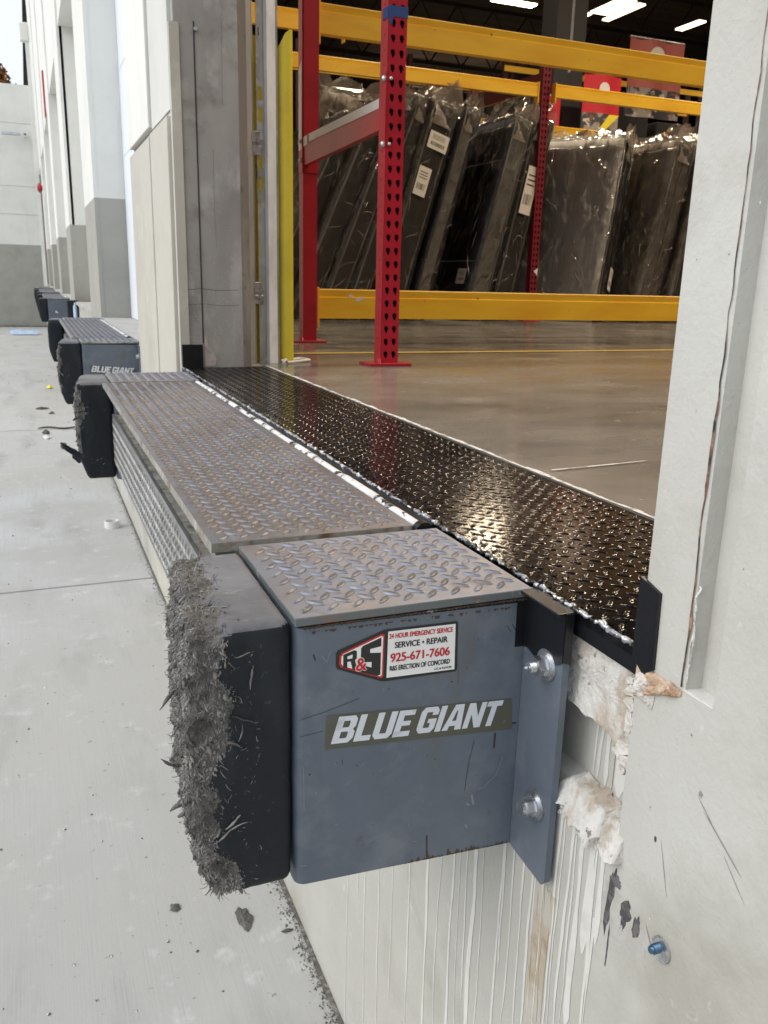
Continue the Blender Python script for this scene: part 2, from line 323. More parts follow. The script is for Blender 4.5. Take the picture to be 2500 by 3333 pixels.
# far pilasters
def pilaster(y0, y1, k):
    d = .23 if k > 0 else .26
    x1 = WX + .03
    bm = NB(); box(bm, WX, x1, y0 + .0, y1, GZ - .3, BAND); part('pilaster_base', bm, m_cream if k == 0 else m_greyband)
    if k == 0:
        # jamb: bare concrete return, cream edge strip and grooved exterior panels
        bm = NB(); box(bm, x1 - .018, .785, y0 + .004, y1, GZ - .3, TOP); box(bm, .785, .842, y0 + .03, y1, -.3, -.001); part('jamb', bm, m_conc)
        bm = NB(); box(bm, WX, x1 - .0, y0 + .06, 3.842, BAND + .012, TOP); part('wall_panel_upper', bm, mat('duller white paint', (.62, .62, .58), .7, var=[((.56, .56, .52), 3, .4, .7)], bump=[(50, .1, .002)]))  # upper panel in a white one tone darker than its neighbour
        bm = NB(); box(bm, WX - .012, x1, 3.87, y1, BAND + .022, TOP, .004); part('wall_panel_white', bm, m_white)
        bm = NB(); box(bm, WX - .016, WX + .0, y0 + .05, 3.80, -.4, BAND - .012, .003); box(bm, WX - .012, WX, 3.87, y1 - .01, -.4, BAND - .012, .003)
        box(bm, WX - .004, x1, y0 - .002, y0 + .03, -.4, 1.18); part('wall_panel_lower', bm, m_cream)
        bm = NB(); box(bm, .757, .7855, y0 + .001, y0 + .03, -.001, TOP); part('jamb_edge_angle', bm, mat('weathered brown steel', (.20, .16, .13), .8, var=[((.27, .23, .19), (20, 20, 4), .5, .65), ((.12, .08, .055), 16, .6, .7)]))
        bm = NB(); box(bm, .600, .604, y0 + .0015, y0 + .01, .09, 1.19); part('jamb_joint', bm, m_ink)
        def crk(pts, wv):
            n_ = []
            for (xa, za), (xb, zb) in zip(pts, pts[1:]):
                for q in range(8): n_.append((xa + (xb - xa) * q / 8 + .0016 * fbm((xa, za + q, 1), 1.3), za + (zb - za) * q / 8 + .002 * fbm((q, za, 4), 1.7)))
            for a_, b_ in zip(n_, n_[1:]):
                d_ = Vector((b_[0] - a_[0], 0, b_[1] - a_[1])).normalized(); nn = Vector((-d_.z, 0, d_.x)) * wv / 2
                A = Vector((a_[0], y0 + .0036, a_[1])); B = Vector((b_[0], y0 + .0036, b_[1])); quad(bm, [A - nn, B - nn, B + nn, A + nn])
        bm = NB(); crk([(.53, .285), (.60, .292), (.66, .286), (.752, .290)], .0022); crk([(.535, .232), (.60, .236), (.70, .230), (.75, .235)], .0016); crk([(.66, .78), (.658, .60), (.664, .42)], .0009); crk([(.70, 1.2), (.697, .9)], .0008)
        part('jamb_crack', bm, mat('concrete crack', (.13, .12, .11), .9))
        bm = NB()
        for q in range(240):
            x_, z_, r_ = random.uniform(.535, .75), abs(random.gauss(0, .28)), random.uniform(.0006, .0018)
            quad(bm, [(x_ - r_, y0 + .0037, z_), (x_, y0 + .0037, z_ - r_), (x_ + r_, y0 + .0037, z_), (x_, y0 + .0037, z_ + r_)])
        part('jamb_specks', bm, m_dust)
        bm = NB(); prism(bm, [(.606, y0 + .0032, .004), (.645, y0 + .0032, .004), (.652, y0 + .0032, .03), (.640, y0 + .0032, .055), (.622, y0 + .0032, .075), (.612, y0 + .0032, .12), (.606, y0 + .0032, .10)], (0, -.001, 0)); part('jamb_patch', bm, mat('pinkish patch', (.46, .40, .37), .9, var=[((.36, .33, .31), 30, .5, .6)]))
        bm = NB(); tube(bm, [(.607, y0 - .01, 1.165), (.607, y0 + .01, 1.165)], .007, 8); part('anchor', bm, m_galv)
    else:
        bm = NB(); box(bm, x1 - .004, WX + d, y0 + .003, y1, GZ - .3, BAND); part('jamb_base', bm, m_greyband)
        bm = NB(); box(bm, WX, x1, y0, y1, BAND, TOP); box(bm, x1 + (.03 if k == 2 else -.004), WX + d, y0 + .003, y1, BAND, TOP); part('jamb', bm, m_white)
    # lintel over the door beyond this pilaster is added below
for k, (a, b) in enumerate(JAMBS[1:]): pilaster(a, b, k)
for i, (a, b) in enumerate(ys):
    bm = NB(); z = 3.05
    box(bm, WX + .02, WX + .25, a, b, z, TOP); part('lintel', bm, m_white)
for i, (a, b) in enumerate(ys[1:]):
    bm = NB(); box(bm, .751, .80, a - .02, b + .02, 0.004, 3.1)
    for z in [j * .6 for j in range(1, 6)]: box(bm, .748, .7505, a, b, z, z + .012)
    o = part('overhead_door', bm, mat('white door panel', (.74, .78, .84), .5) if i == 0 else m_white)
    bm = NB(); box(bm, WX - .002, .88, a, b, -.03, 0.0); part('door_sill', bm, m_dockconc)
# shell of the hall: back wall, side walls, end wall behind the pilasters
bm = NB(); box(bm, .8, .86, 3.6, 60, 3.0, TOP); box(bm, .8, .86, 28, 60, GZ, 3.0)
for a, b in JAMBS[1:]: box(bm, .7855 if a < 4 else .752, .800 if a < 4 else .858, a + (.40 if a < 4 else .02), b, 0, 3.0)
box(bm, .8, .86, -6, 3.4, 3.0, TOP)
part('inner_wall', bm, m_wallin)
bm = NB(); box(bm, .8, 45, 59.7, 60, -.2, TOP); box(bm, 44.7, 45, -6, 60, -.2, TOP); box(bm, .8, 45, -6.3, -6, -.2, TOP); part('back_wall', bm, m_wallin)
bm = NB(); box(bm, WX, 45, -6.3, 60, TOP - .02, TOP + .2)
for k in range(24):
    pass
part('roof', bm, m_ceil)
for k in range(14):                                   # open web joists under the roof
    y = 6 + k * 3.2; bm = NB()
    box(bm, .9, 44, y - .05, y + .05, 8.2, 8.3); box(bm, .9, 44, y - .05, y + .05, 7.35, 7.45)
    for j in range(36):
        x = 1 + j * 1.2; tube(bm, [(x, y, 7.4), (x + .6, y, 8.25), (x + 1.2, y, 7.4)], .03, 4)
    part('roof_joist', bm, m_truss)
for x, y, hw, L in ((14.05, 19.2, .26, 1.2), (14.55, 19.3, .10, 1.5), (13.8, 20.5, .12, .5), (16.8, 19.7, .12, .9), (14.05, 30, .3, 3), (16.8, 30, .3, 3)):
    bm = NB(); box(bm, x - hw, x + hw, y, y + L, 7.05, 7.09); part('skylight_strip', bm, m_skyl)

# far wing wall crossing the yard
fwl = thing('yard_end_wall', 'long white wall with grey base closing the far end of the yard', 'wall', (-6, 28, GZ))
bm = NB(); box(bm, -30, WX, 28, 28.3, GZ - .3, 1.10); obj('wall_base', bm, m_greyband, fwl)
bm = NB()
for z0, z1 in ((1.10, 1.93), (1.945, 2.70), (2.715, 4.38), (4.395, 5.40)): box(bm, -30, WX, 28.01, 28.3, z0, z1)
box(bm, -30, WX, 28.03, 28.28, 1.1, 5.39); obj('wall_upper', bm, m_white, fwl)
bm = NB()
for k in range(90):
    x = -6 + k * .075; box(bm, x, x + .09, 27.88 + random.random() * .04, 28.0, GZ, GZ + .02 + .03 * random.random())
tag(obj('dirt_strip', bm, m_dirt), 'thin line of dark dirt along the foot of the far white wall', 'dirt', kind='stuff')
# small wall fittings far away
t = thing('wall_light', 'long slim light on a bracket high on the far white wall', 'light', (0, 27.8, 4.05))
bm = NB(); box(bm, -.36, .12, 27.66, 27.78, 4.03, 4.10, .01); obj('lamp_body', bm, m_galv, t)
bm = NB(); box(bm, .10, .28, 27.7, 27.76, 4.05, 4.13); box(bm, .22, .30, 27.7, 28.0, 4.02, 4.1); obj('bracket', bm, m_white, t)
t = thing('downspout', 'white downspout with a square rain box high on the warehouse wall', 'downspout', (.44, 26.6, 6.0))
bm = NB(); box(bm, .30, .52, 26.5, 26.75, 6.2, 6.65, .03); obj('rain_box', bm, m_white, t)
bm = NB(); box(bm, .42, .51, 26.55, 26.7, GZ, 6.2); obj('pipe', bm, m_white, t)
t = thing('fire_bell', 'small round red alarm bell on the far warehouse wall', 'bell', (.46, 24, 1.9))
bm = NB(); tube(bm, [(.40, 24.2, 2.38), (.44, 24.2, 2.38), (.46, 24.2, 2.38), (.519, 24.2, 2.38)], [.05, .12, .12, .05], 14); obj('bell_gong', bm, m_firered, t)
t = thing('red_pipe', 'thin red conduit running up the white wall beyond the pilasters', 'pipe', (.5, 16.8, 3))
bm = NB(); cyl(bm, (.505, 16.9, 2.9), (.505, 16.9, 3.65), .016, 8); obj('conduit', bm, m_firered, t)
bm = NB(); box(bm, .50, .519, 16.86, 16.94, 2.86, 2.92); obj('conduit_clamp', bm, m_galv, t)

# ------------------------------------------------------------------ tree over the far wall
tr = thing('sunlit_autumn_tree', 'orange brown tree showing above the far white wall', 'tree', (-1.0, 40, GZ))
bm = NB()
tube(bm, [(-1.0, 40, GZ), (-1.05, 40, 1.5), (-.95, 40.1, 4), (-1.0, 40, 7)], [.32, .26, .2, .08], 10)
for a in range(7):
    an = a * .9; tube(bm, [(-1.0, 40, 3.6 + a * .3), (-1.0 + math.cos(an) * .5, 40 + math.sin(an) * .8, 5.4 + a * .2), (-1.0 + math.cos(an) * .8, 40 + math.sin(an) * 1.3, 7.0)], [.12, .07, .03], 6)
obj('trunk', bm, m_bark, tr)
bm = NB()
cl = [(Vector((-.95 + random.gauss(0, .50), 40 + random.gauss(0, .6), 7.35 + random.gauss(0, .38))), random.uniform(.25, .5)) for _ in range(46)]
for c, r in cl:
    for _ in range(150):
        d = Vector((random.gauss(0, 1), random.gauss(0, 1), random.gauss(0, 1))).normalized() * r * random.random() ** .4
        p = c + d; s = random.uniform(.08, .15); a = rndv(1).normalized(); b = a.cross(rndv(1)).normalized()
        quad(bm, [p - a * s, p + b * s * .5, p + a * s, p - b * s * .5], random.choice((0, 0, 1, 2)))
obj('crown', bm, m_leaf, tr)

# ------------------------------------------------------------------ tread plate
def lozenges(bm, o, ex, ey, n, W, L, mi=1, p=.0292, ln=.0252, wd=.0084, h=.0027, marg=.008):
    o, ex, ey, n = map(Vector, (o, ex, ey, n))
    sh = [(math.cos(a) * (abs(math.cos(a)) ** .15), math.sin(a)) for a in [k * math.tau / 10 for k in range(10)]]
    rows = int(L / (p / 2)) + 1; cols = int(W / p) + 2
    for j in range(rows):
        for i in range(cols):
            fam = j % 2
            x = i * p + (p / 2 if fam else 0) + .004; y = j * p / 2 + .006
            if not (marg < x < W - marg and marg < y < L - marg): continue
            ang = R(45 if fam else -45) + random.uniform(-.03, .03)
            ca, sa = math.cos(ang), math.sin(ang)
            hh = h * random.uniform(.75, 1.1)
            def P(u, v, z): 
                return o + ex * (x + u * ca - v * sa) + ey * (y + u * sa + v * ca) + n * z
            r0 = [bm.verts.new(P(a * ln / 2, b * wd / 2, .0001)) for a, b in sh]
            r1 = [bm.verts.new(P(a * ln / 2 * .82, b * wd / 2 * .62, hh * .85)) for a, b in sh]
            c = bm.verts.new(P(0, 0, hh)); m = mi if random.random() < .8 else 0
            for k in range(10):
                k2 = (k + 1) % 10
                f = bm.faces.new((r0[k], r0[k2], r1[k2], r1[k])); f.smooth = True; f.material_index = 0
                f = bm.faces.new((r1[k], r1[k2], c)); f.smooth = True; f.material_index = m

def wavy_slab(bm, x0, x1, y0, y1, z0, z1, amp=0, mi=0, nx=2, ny=40):
    """a plate whose outer edge is slightly uneven"""
    g = []
    for j in range(ny + 1):
        y = y0 + (y1 - y0) * j / ny
        a = x0 + amp * fbm((y, 3, 1), 22)
        g.append([(a + (x1 - a) * i / nx, y) for i in range(nx + 1)])
    T = [[bm.verts.new((x, y, z1)) for x, y in r] for r in g]; B = [[bm.verts.new((x, y, z0)) for x, y in r] for r in g]
    fs = []
    for j in range(ny):
        for i in range(nx):
            fs.append(bm.faces.new((T[j][i], T[j][i + 1], T[j + 1][i + 1], T[j + 1][i])))
            fs.append(bm.faces.new((B[j][i], B[j + 1][i], B[j + 1][i + 1], B[j][i + 1])))
        fs.append(bm.faces.new((B[j][0], T[j][0], T[j + 1][0], B[j + 1][0]))); fs[-1].material_index = 9
        fs.append(bm.faces.new((T[j][nx], B[j][nx], B[j + 1][nx], T[j + 1][nx])))
    for i in range(nx):
        for jj, fl in ((0, 1), (ny, 0)):
            q = (T[jj][i], T[jj][i + 1], B[jj][i + 1], B[jj][i]); f = bm.faces.new(q if not fl else q[::-1]); fs.append(f); f.material_index = 9
    edge = 2
    for f in fs: f.material_index = edge if f.material_index == 9 else mi
    bmesh.ops.recalc_face_normals(bm, faces=fs)

# ------------------------------------------------------------------ edge-of-dock leveler
LV = 'dock levelers bolted along the wall'
def leveler(y0, y1, near=True, label='', deck=True):
    """y0..y1: the lip; deck plate reaches the jambs"""
    t = thing('dock_leveler', label, 'dock leveler', (.36, (y0 + y1) / 2, 0), LV)
    bm = NB(); wavy_slab(bm, .195, .484, y0, y1, -.013, 0, .0008)
    lozenges(bm, (.195, y0, 0), (1, 0, 0), (0, 1, 0), (0, 0, 1), .289, y1 - y0)
    obj('lip_plate', bm, [m_plate, m_platetop, m_edge], t)
    bm = NB(); prism(bm, [(.199, y0 + .004, -.012), (.214, y0 + .004, -.050), (.226, y0 + .004, -.050), (.226, y0 + .004, -.012)], (0, y1 - y0 - .008, 0))
    for k in range(60):     # slag and chips clinging to the underside
        y = random.uniform(y0 + .02, y1 - .02); z = random.uniform(-.045, -.015); s = random.uniform(.003, .008)
        x = .199 + (-.012 - z) * .39; s *= .6; box(bm, x - s * .3, x + s, y, y + s * 3, z - s * .6, z + s * .4, .001)
    obj('lip_bar', bm, m_edge, t)
    bm = NB(); box(bm, .221, .229, y0 - .03, y1 + .03, -.272, -.104, .001)
    lozenges(bm, (.221, y0 - .03, -.272), (0, 0, 1), (0, 1, 0), (-1, 0, 0), .168, y1 - y0 + .06)
    obj('front_apron', bm, [m_apron, m_aprontop], t)
    bm = NB(); box(bm, .2291, .44, y0 - .02, y1 + .02, -.112, -.106); 
    for k in range(5): 
        y = y0 + .15 + k * .35; box(bm, .236, .45, y, y + .01, -.27, -.1125)
    obj('apron_ledge', bm, m_edge, t)
    # hinge: knuckles of two leaves on one pin
    bm = NB(); n = 11; L = (y1 - y0) / n
    for k in range(n):
        a = y0 + k * L
        pts = [(.4945, a + .004 + (L - .008) * j / 6, -.006) for j in range(7)]
        tube(bm, pts, [(.0096 if k % 2 else .0082) + .0006 * random.random() for _ in pts], 12)
    obj('hinge_knuckles', bm, m_hinge, t)
    bm = NB(); cyl(bm, (.4945, y0 - .012, -.006), (.4945, y1 + .012, -.006), .0070, 10); cyl(bm, (.4945, y0 - .016, -.006), (.4945, y0 - .001, -.006), .0135, 20)
    cyl(bm, (.4945, y0 - .021, -.006), (.4945, y0 - .015, -.006), .0065, 6); obj('hinge_pin', bm, m_blackmatt, t)
    bm = NB(); prism(bm, [(.505, y0, -.004), (.5185, y0, .0), (.5185, y0, -.035), (.505, y0, -.035)], (0, y1 - y0, 0)); box(bm, .485, .505, y0, y1, -.035, -.02); obj('hinge_leaf', bm, m_blackmatt if deck else m_edge, t)
    return t
lv1 = leveler(1.055, 2.84, label='nearest dock leveler with grey tread lip and wet black deck plate')
# black deck plate (two slopes meet the floor) with end flanges
def deck_z(x): return -.001
bm = NB(); box(bm, .520, .842, .602, 3.288, -.012, -.001)
lozenges(bm, (.520, .602, -.001), (1, 0, 0), (0, 1, 0), (0, 0, 1), .322, 2.686, mi=0, ln=.0240, h=.0013)
dk = obj('deck_plate', bm, m_black, lv1)
bm = NB(); box(bm, .520, .532, .602, 3.288, -.029, -.012); obj('deck_edge_angle', bm, m_blackmatt, lv1)
# weld bead along the deck edge
bm = NB()
y = .61
while y < 3.27:
    g = random.random(); l = random.uniform(.010, .024)
    if not (.80 < y < .86) or g < .4:
        n = 4; r = random.uniform(.0016, .0042)
        pts = [(.5185 + random.uniform(-.0025, .003), y + l * j / n, .0008 + random.uniform(-.001, .0015)) for j in range(n + 1)]
        tube(bm, pts, [r * random.uniform(.5, 1.15) for _ in pts], 7)
    y += l * random.uniform(.75, 1.1)
obj('weld_bead', bm, m_weld, lv1, autos=60)
# broken paint crust and crumbs lying on the wet plate beside the weld
bm = NB()
for k in range(650):
    yy = random.uniform(.62, 1.45) if k < 420 else random.uniform(1.4, 3.2); xx = .522 + abs(random.gauss(0, .022 if k < 420 else .010)); s = random.uniform(.0007, .0022)
    c = Vector((xx, yy, .0004)); pts = [c + Vector((random.uniform(-s, s) * 1.6, random.uniform(-s, s) * 1.6, 0)) for _ in range(4)]
    top = c + Vector((0, 0, s * 1.3)); vs = [bm.verts.new(p) for p in pts]; tv = bm.verts.new(top)
    for i in range(4): bm.faces.new((vs[i], vs[(i + 1) % 4], tv))
tag(obj('paint_grit', bm, m_black), 'fine grit stuck in the wet black paint beside the weld', 'grit', kind='stuff')
# end flanges of the deck
bm = NB(); prism(bm, [(.5165, .578, .064), (.5165, .606, .072), (.5165, .606, -.010), (.5165, .588, -.022), (.5165, .576, -.012)], (.004, 0, 0))
box(bm, .5205, .60, .6012, .605, -.001, .072); obj('near_end_flange', bm, m_blackmatt, lv1)
bm = NB(); box(bm, .520, .598, 3.283, 3.2885, -.001, .086); obj('far_end_flange', bm, m_blackmatt, lv1)
# dusty line where deck meets the slab
bm = NB()
for k in range(110):
    y = .62 + k * .0243
    a = .842 + random.uniform(-.001, .001); b = a + .006 + .016 * max(0, fbm((y, 0, 5), 6) + .25)
    quad(bm, [(a, y, .0022), (b, y, .0022), (b * .999 + random.uniform(-.002, .002), y + .0243, .0022), (a, y + .0243, .0022)])
tag(obj('floor_dust', bm, m_dust), 'pale dust line along the inner edge of the black deck plate', 'dust', kind='stuff')

lv2 = leveler(4.95, 6.90, label='second dock leveler along the wall with dry grey tread lip', deck=False)
for i, (yo, lab) in enumerate(((8.08, 'third dock leveler standing before the end wall stretch'), (12.1, 'fourth dock leveler farther along the wall'), (16.1, 'last dock leveler at the far end of the row'))):
    c = copy_tree(lv2, None, Vector(lv2.location) + Vector((0, yo, 0))); c['label'] = lab

# ------------------------------------------------------------------ bumper blocks
def crumb(bm, p, n, L, r, dirn, mi=0, seg=5):
    dirn = (dirn - n * dirn.dot(n) * random.uniform(.3, 1.0)).normalized()
    pts = []; q = p - n * r * .4
    curl = rndv(.55)
    k = 3
    for j in range(k + 1):
        pts.append(q.copy()); q = q + dirn * L / k; dirn = (dirn + curl * .5 + n * random.uniform(-.25, .3)).normalized()
    tube(bm, pts, [r * .6, r, r * random.uniform(.7, 1.1), r * .55], seg, mi, cap=True)

def rbox_pts(bm, c, h, rad, n, disp=None, mi=0):
    """rounded box grid: c centre, h half sizes, rad radius, n subdivisions (3)"""
    faces = []
    cache = {}
    def V(p):
        key = (round(p.x, 5), round(p.y, 5), round(p.z, 5))
        if key in cache: return cache[key]
        inner = Vector([max(-(h[i] - rad), min(h[i] - rad, p[i])) for i in range(3)])
        d = p - inner; nrm = d.normalized() if d.length > 1e-9 else Vector((0, 0, 1))
        q = inner + nrm * rad
        w = c + q
        if disp: w = disp(w, nrm)
        v = bm.verts.new(w); cache[key] = v; return v
    for ax in range(3):
        a, b = (ax + 1) % 3, (ax + 2) % 3
        for s in (-1, 1):
            na, nb = n[a], n[b]
            for i in range(na):
                for j in range(nb):
                    q = []
                    for di, dj in ((0, 0), (1, 0), (1, 1), (0, 1)):
                        p = Vector((0, 0, 0)); p[ax] = s * h[ax]; p[a] = -h[a] + 2 * h[a] * (i + di) / na; p[b] = -h[b] + 2 * h[b] * (j + dj) / nb
                        q.append(V(p))
                    if s < 0: q = q[::-1]
                    if len(set(q)) == 4: f = bm.faces.new(q); f.smooth = True; f.material_index = mi
    return cache

BB = 'rubber faced bumper boxes along the dock'
def frontx(y, z, y0): 
    """worn front of the rubber: proud at the middle, eaten away at the bottom and towards the far side"""
    b = .106 + .10 * max(0, (y - y0)) * 1.1
    b += .028 * max(0, (-.20 - z) / .115) ** 1.6
    b += .010 * max(0, (z + .05) / .05)
    return b
def bumper_box(y0, name_label, quality=2, sticker=False, decal=True, side=-1):
    """y0 near face; housing x .228...505, y0..y0+.25, z -.335..0; rubber in front"""
    y1 = y0 + .25
    t = thing('dock_bumper_box', name_label, 'dock bumper', (.36, y0 + .125, -.17), BB)
    # housing: bent sheet with a round front corner
    bm = NB(); rr = .012; pr = [(.505, y0), (.505, y1 - .01)]
    arc = lambda cx, cy, a0, a1: [(cx + rr * math.cos(R(a0 + (a1 - a0) * k / 6)), cy + rr * math.sin(R(a0 + (a1 - a0) * k / 6))) for k in range(7)]
    pr = [(.505, y0), (.505, y1)] + arc(.2275 + rr, y1 - rr, 90, 180) + arc(.2275 + rr, y0 + rr, 180, 270)
    vb = []; vt = []
    for x, y in pr:
        zb = -.3255 - (x - .2275) * .052
        vb.append(bm.verts.new((x, y, zb))); vt.append(bm.verts.new((x, y, -.0135 - (x - .2275) * .012)))
    bm.faces.new(vt[::-1]); bm.faces.new(vb)
    for i in range(len(pr)):
        j = (i + 1) % len(pr); f = bm.faces.new((vb[i], vb[j], vt[j], vt[i])); f.smooth = True
    bmesh.ops.recalc_face_normals(bm, faces=bm.faces)
    ho = obj('housing', bm, m_blue, t, autos=30)
    if quality == 2:     # scratches and scuffs on the near face
        bm = NB()
        def scr(pts, w, mi=0):
            for (xa, za), (xb, zb) in zip(pts, pts[1:]):
                d = Vector((xb - xa, 0, zb - za)).normalized(); nn = Vector((-d.z, 0, d.x)) * w / 2
                A = Vector((xa, y0 - .0004, za)); B = Vector((xb, y0 - .0004, zb)); quad(bm, [A - nn, B - nn, B + nn, A + nn], mi)
        for pts, w, mi in [([(.232, -.118), (.262, -.113), (.300, -.104)], .0006, 0), ([(.232, -.138), (.258, -.136)], .0006, 0), ([(.247, -.044), (.2495, -.051)], .0016, 0), ([(.256, -.046), (.262, -.055), (.266, -.044)], .0007, 1),
                           ([(.446, -.185), (.440, -.215), (.437, -.25)], .0006, 0), ([(.487, -.215), (.479, -.238), (.462, -.252), (.456, -.252)], .0009, 1), ([(.474, -.180), (.4735, -.200)], .0026, 2), ([(.389, -.300), (.3905, -.332)], .0022, 3),
                           ([(.447, -.258), (.450, -.272)], .0030, 1), ([(.440, -.268), (.445, -.272)], .0026, 1), ([(.441, -.298), (.443, -.303)], .0026, 1), ([(.49, -.17), (.502, -.172)], .0020, 0), ([(.480, -.043), (.486, -.052)], .0007, 0), ([(.487, -.042), (.495, -.055)], .0008, 0),
                           ([(.2365, -.175), (.237, -.23)], .0005, 1), ([(.42, -.09), (.4205, -.108)], .0005, 0), ([(.334, -.098), (.3347, -.0995)], .0016, 3), ([(.412, -.102), (.413, -.1035)], .0016, 0), ([(.243, -.185), (.2437, -.187)], .0018, 0)]:
            scr(pts, w, mi)
        for k in range(46):
            x = random.uniform(.235, .495); z = random.uniform(-.32, -.03); a = random.uniform(0, 3.1); l = random.uniform(.001, .007)
            scr([(x, z), (x + l * math.cos(a), z + l * math.sin(a))], random.uniform(.0003, .0007), random.choice((0, 1, 1)))
        obj('scratches', bm, [m_ink, mat('bare scratch', (.22, .23, .25), .5), mat('grease', (.035, .032, .026), .6), m_rust], ho)
        bm = NB()      # rust creeping up from the bottom edge and under the cover plate
        for k in range(170):
            x = random.uniform(.36, .50); zb = -.3255 - (x - .2275) * .052; h = max(.0006, random.gauss(.0012, .0014)) * (1 + 2.2 * math.exp(-((x - .41) / .035) ** 2) + 2 * math.exp(-((x - .50) / .008) ** 2))
            if k > 90: x = random.uniform(.24, .50); zb = -.0135 - (x - .2275) * .012 - .004; h = -random.uniform(.0005, .004)
            wdt = random.uniform(.001, .006); yk = y0 - .0003 - random.random() * .0002
            pts = [(x, yk, zb), (x + wdt, yk, zb), (x + wdt * .8, yk, zb + h * .8), (x + wdt * .35, yk, zb + h)]
            quad(bm, pts if h > 0 else pts[::-1])
        obj('rust_edge', bm, m_rust, ho)
    # cover plate of tread steel
    bm = NB(); box(bm, .2265, .510, y0 - .0035, y1 + .004, -.0095, 0, .0008, 2, 1)
    for f in bm.faces:
        if f.normal.z > .9: f.material_index = 0
    lozenges(bm, (.2265, y0 - .0035, 0), (1, 0, 0), (0, 1, 0), (0, 0, 1), .283, .258)
    obj('cover_plate', bm, [m_plateblue, m_platetop, m_edge if quality < 2 else mat('painted plate edge', (.13, .145, .15), .5, .2, var=[((.20, .12, .07), 30, .60, .7), ((.3, .3, .27), 40, .62, .72)])], t)
    if quality == 2:
        bm = NB()
        for k in range(55):
            x = .235 + k * .005; tube(bm, [(x, y0 - .0008, -.0118 - random.random() * .001), (x + .003, y0 - .0010, -.0122 - random.random() * .001), (x + .006, y0 - .0008, -.0118)], [.001, random.uniform(.0012, .0024), .001], 6)
        obj('rust_bead', bm, m_rust, t)
    # wall flange(s) with bolts
    for s in (-1, 1):
        ya, yb = (y0 - .079, y0 + .004) if s < 0 else (y1 - .004, y1 + .068)
        bm = NB()
        zt = -.016; zbt = -.341
        if s < 0: prism(bm, [(.5055, yb, zt), (.5055, yb, zbt), (.5055, ya + .006, -.347), (.5055, ya, -.340), (.5055, ya, zt)], (.0085, 0, 0))
        else: box(bm, .5055, .514, ya, yb, zbt, zt, .001)
        fl = obj('wall_flange', bm, m_blue, t)
        if quality == 2 and s < 0:
            bm = NB()      # black paint slopped over the top of the flange and housing
            yy = [yb + .0, yb - .014, yb - .028, yb - .042, yb - .056, yb - .074, ya - .002]
            zz = [-.0725, -.070, -.0745, -.073, -.069, -.0655, -.058]
            prism(bm, [(.5040, y, -.002) for y in (ya - .002, yb)] + [(.5040, y, z) for y, z in zip(yy, zz)], (.0016, 0, 0)); prism(bm, [(.492, y0 - .0008, -.004), (.5055, y0 - .0008, -.004), (.5055, y0 - .0008, -.072), (.4925, y0 - .0008, -.0715)], (0, .0012, 0))
            prism(bm, [(.504, ya - .0015, -.002), (.5145, ya - .0015, -.002), (.5145, ya - .0015, -.062), (.504, ya - .0015, -.0585)], (0, .0012, 0))
            box(bm, .494, .520, ya - .0005, yb + .0, -.0045, -.0008, .001)
            obj('black_overpaint', bm, m_blackmatt, fl)
        for zb in ((-.074, -.254) if quality == 2 or s < 0 else ()):
            yb_ = (ya + yb) / 2 - (.012 if s < 0 else 0); bm = NB(); q = quality == 2 and s < 0
            sg = 28 if q else 10
            cyl(bm, (.5055, yb_, zb), (.5035, yb_, zb), .0185 if q else .015, sg); 
            if q: cyl(bm, (.5036, yb_ + .001, zb - .001), (.5018, yb_ + .001, zb - .001), .0160, sg)
            cyl(bm, (.5018, yb_, zb), (.4995, yb_, zb), .0136, sg); cyl(bm, (.4996, yb_, zb), (.4895, yb_, zb), .0118, 6)
            if q and zb > -.1:
                pts = []; rs = []
                for k in range(12): pts.append((.4895 - k * .0008, yb_, zb)); rs.append(.0066 if k % 2 else .0056)
                tube(bm, pts, rs, 14); cyl(bm, (.4805, yb_ + .001, zb), (.477, yb_ + .002, zb - .0005), .0022, 6)
            elif q:
                tube(bm, [(.4900, yb_, zb), (.4840, yb_, zb)], .0082, 18, cap=False); tube(bm, [(.4840, yb_, zb), (.4840001, yb_, zb)], [.0082, .0062], 18, cap=False); tube(bm, [(.4840, yb_, zb), (.4885, yb_, zb)], [.0062, .006], 18)
            obj('wall_bolt', bm, m_zinc, t, autos=35)
    # rubber
    n2 = quality == 2
    z0, z1 = -.320, -.002
    c = Vector((.1665, (y0 + y0 + .245) / 2 + 0, (z0 + z1) / 2)); h = (.0585, .1225, (z1 - z0) / 2)
    def wgt(p):
        e = p.x - frontx(p.y, p.z, y0)
        lim = (.052 if quality == 2 else .020) + .019 * fbm((p.y * 1.5, p.z, y0), 16) + .014 * math.exp(-((p.z + .09) / .06) ** 2) - .016 * max(0, (-.2 - p.z) / .1) - .012 * max(0, (p.z + .03) / .03)
        return max(0, min(1, (lim - e) / .020)), e
    def disp(p, nr):
        fr = (p.x - .108) / .117; fr = max(0, min(1, fr))
        x = frontx(p.y, p.z, y0) + fr * (.225 - frontx(p.y, p.z, y0)); q = Vector((x, p.y, p.z))
        if quality >= 1:
            wv, e = wgt(q); q += nr * (.0006 * fbm(q, 40)) + nr * wv * (.0085 * fbm(q, 30, 5) + .0035 * fbm(q, 110, 3) - .0025) + Vector((0, 0, 1)) * wv * .002 * fbm(q + Vector((4, 4, 4)), 60)
            if n2:   # two gouges in the worn front
                for gy, gz, sy, sz, dp in ((y0 + .03, -.265 + .035, .010, .030, .016), (y0 + .012, -.105, .008, .022, .010), (y0 + .05, -.135, .018, .012, .012)):
                    q.x += dp * math.exp(-((q.y - gy) / sy) ** 2 - ((q.z - gz) / sz) ** 2) * (1 - fr)
        return q
    bm = NB(); nn = (46, 80, 110) if n2 else ((16, 24, 40) if quality == 1 else (5, 8, 10))
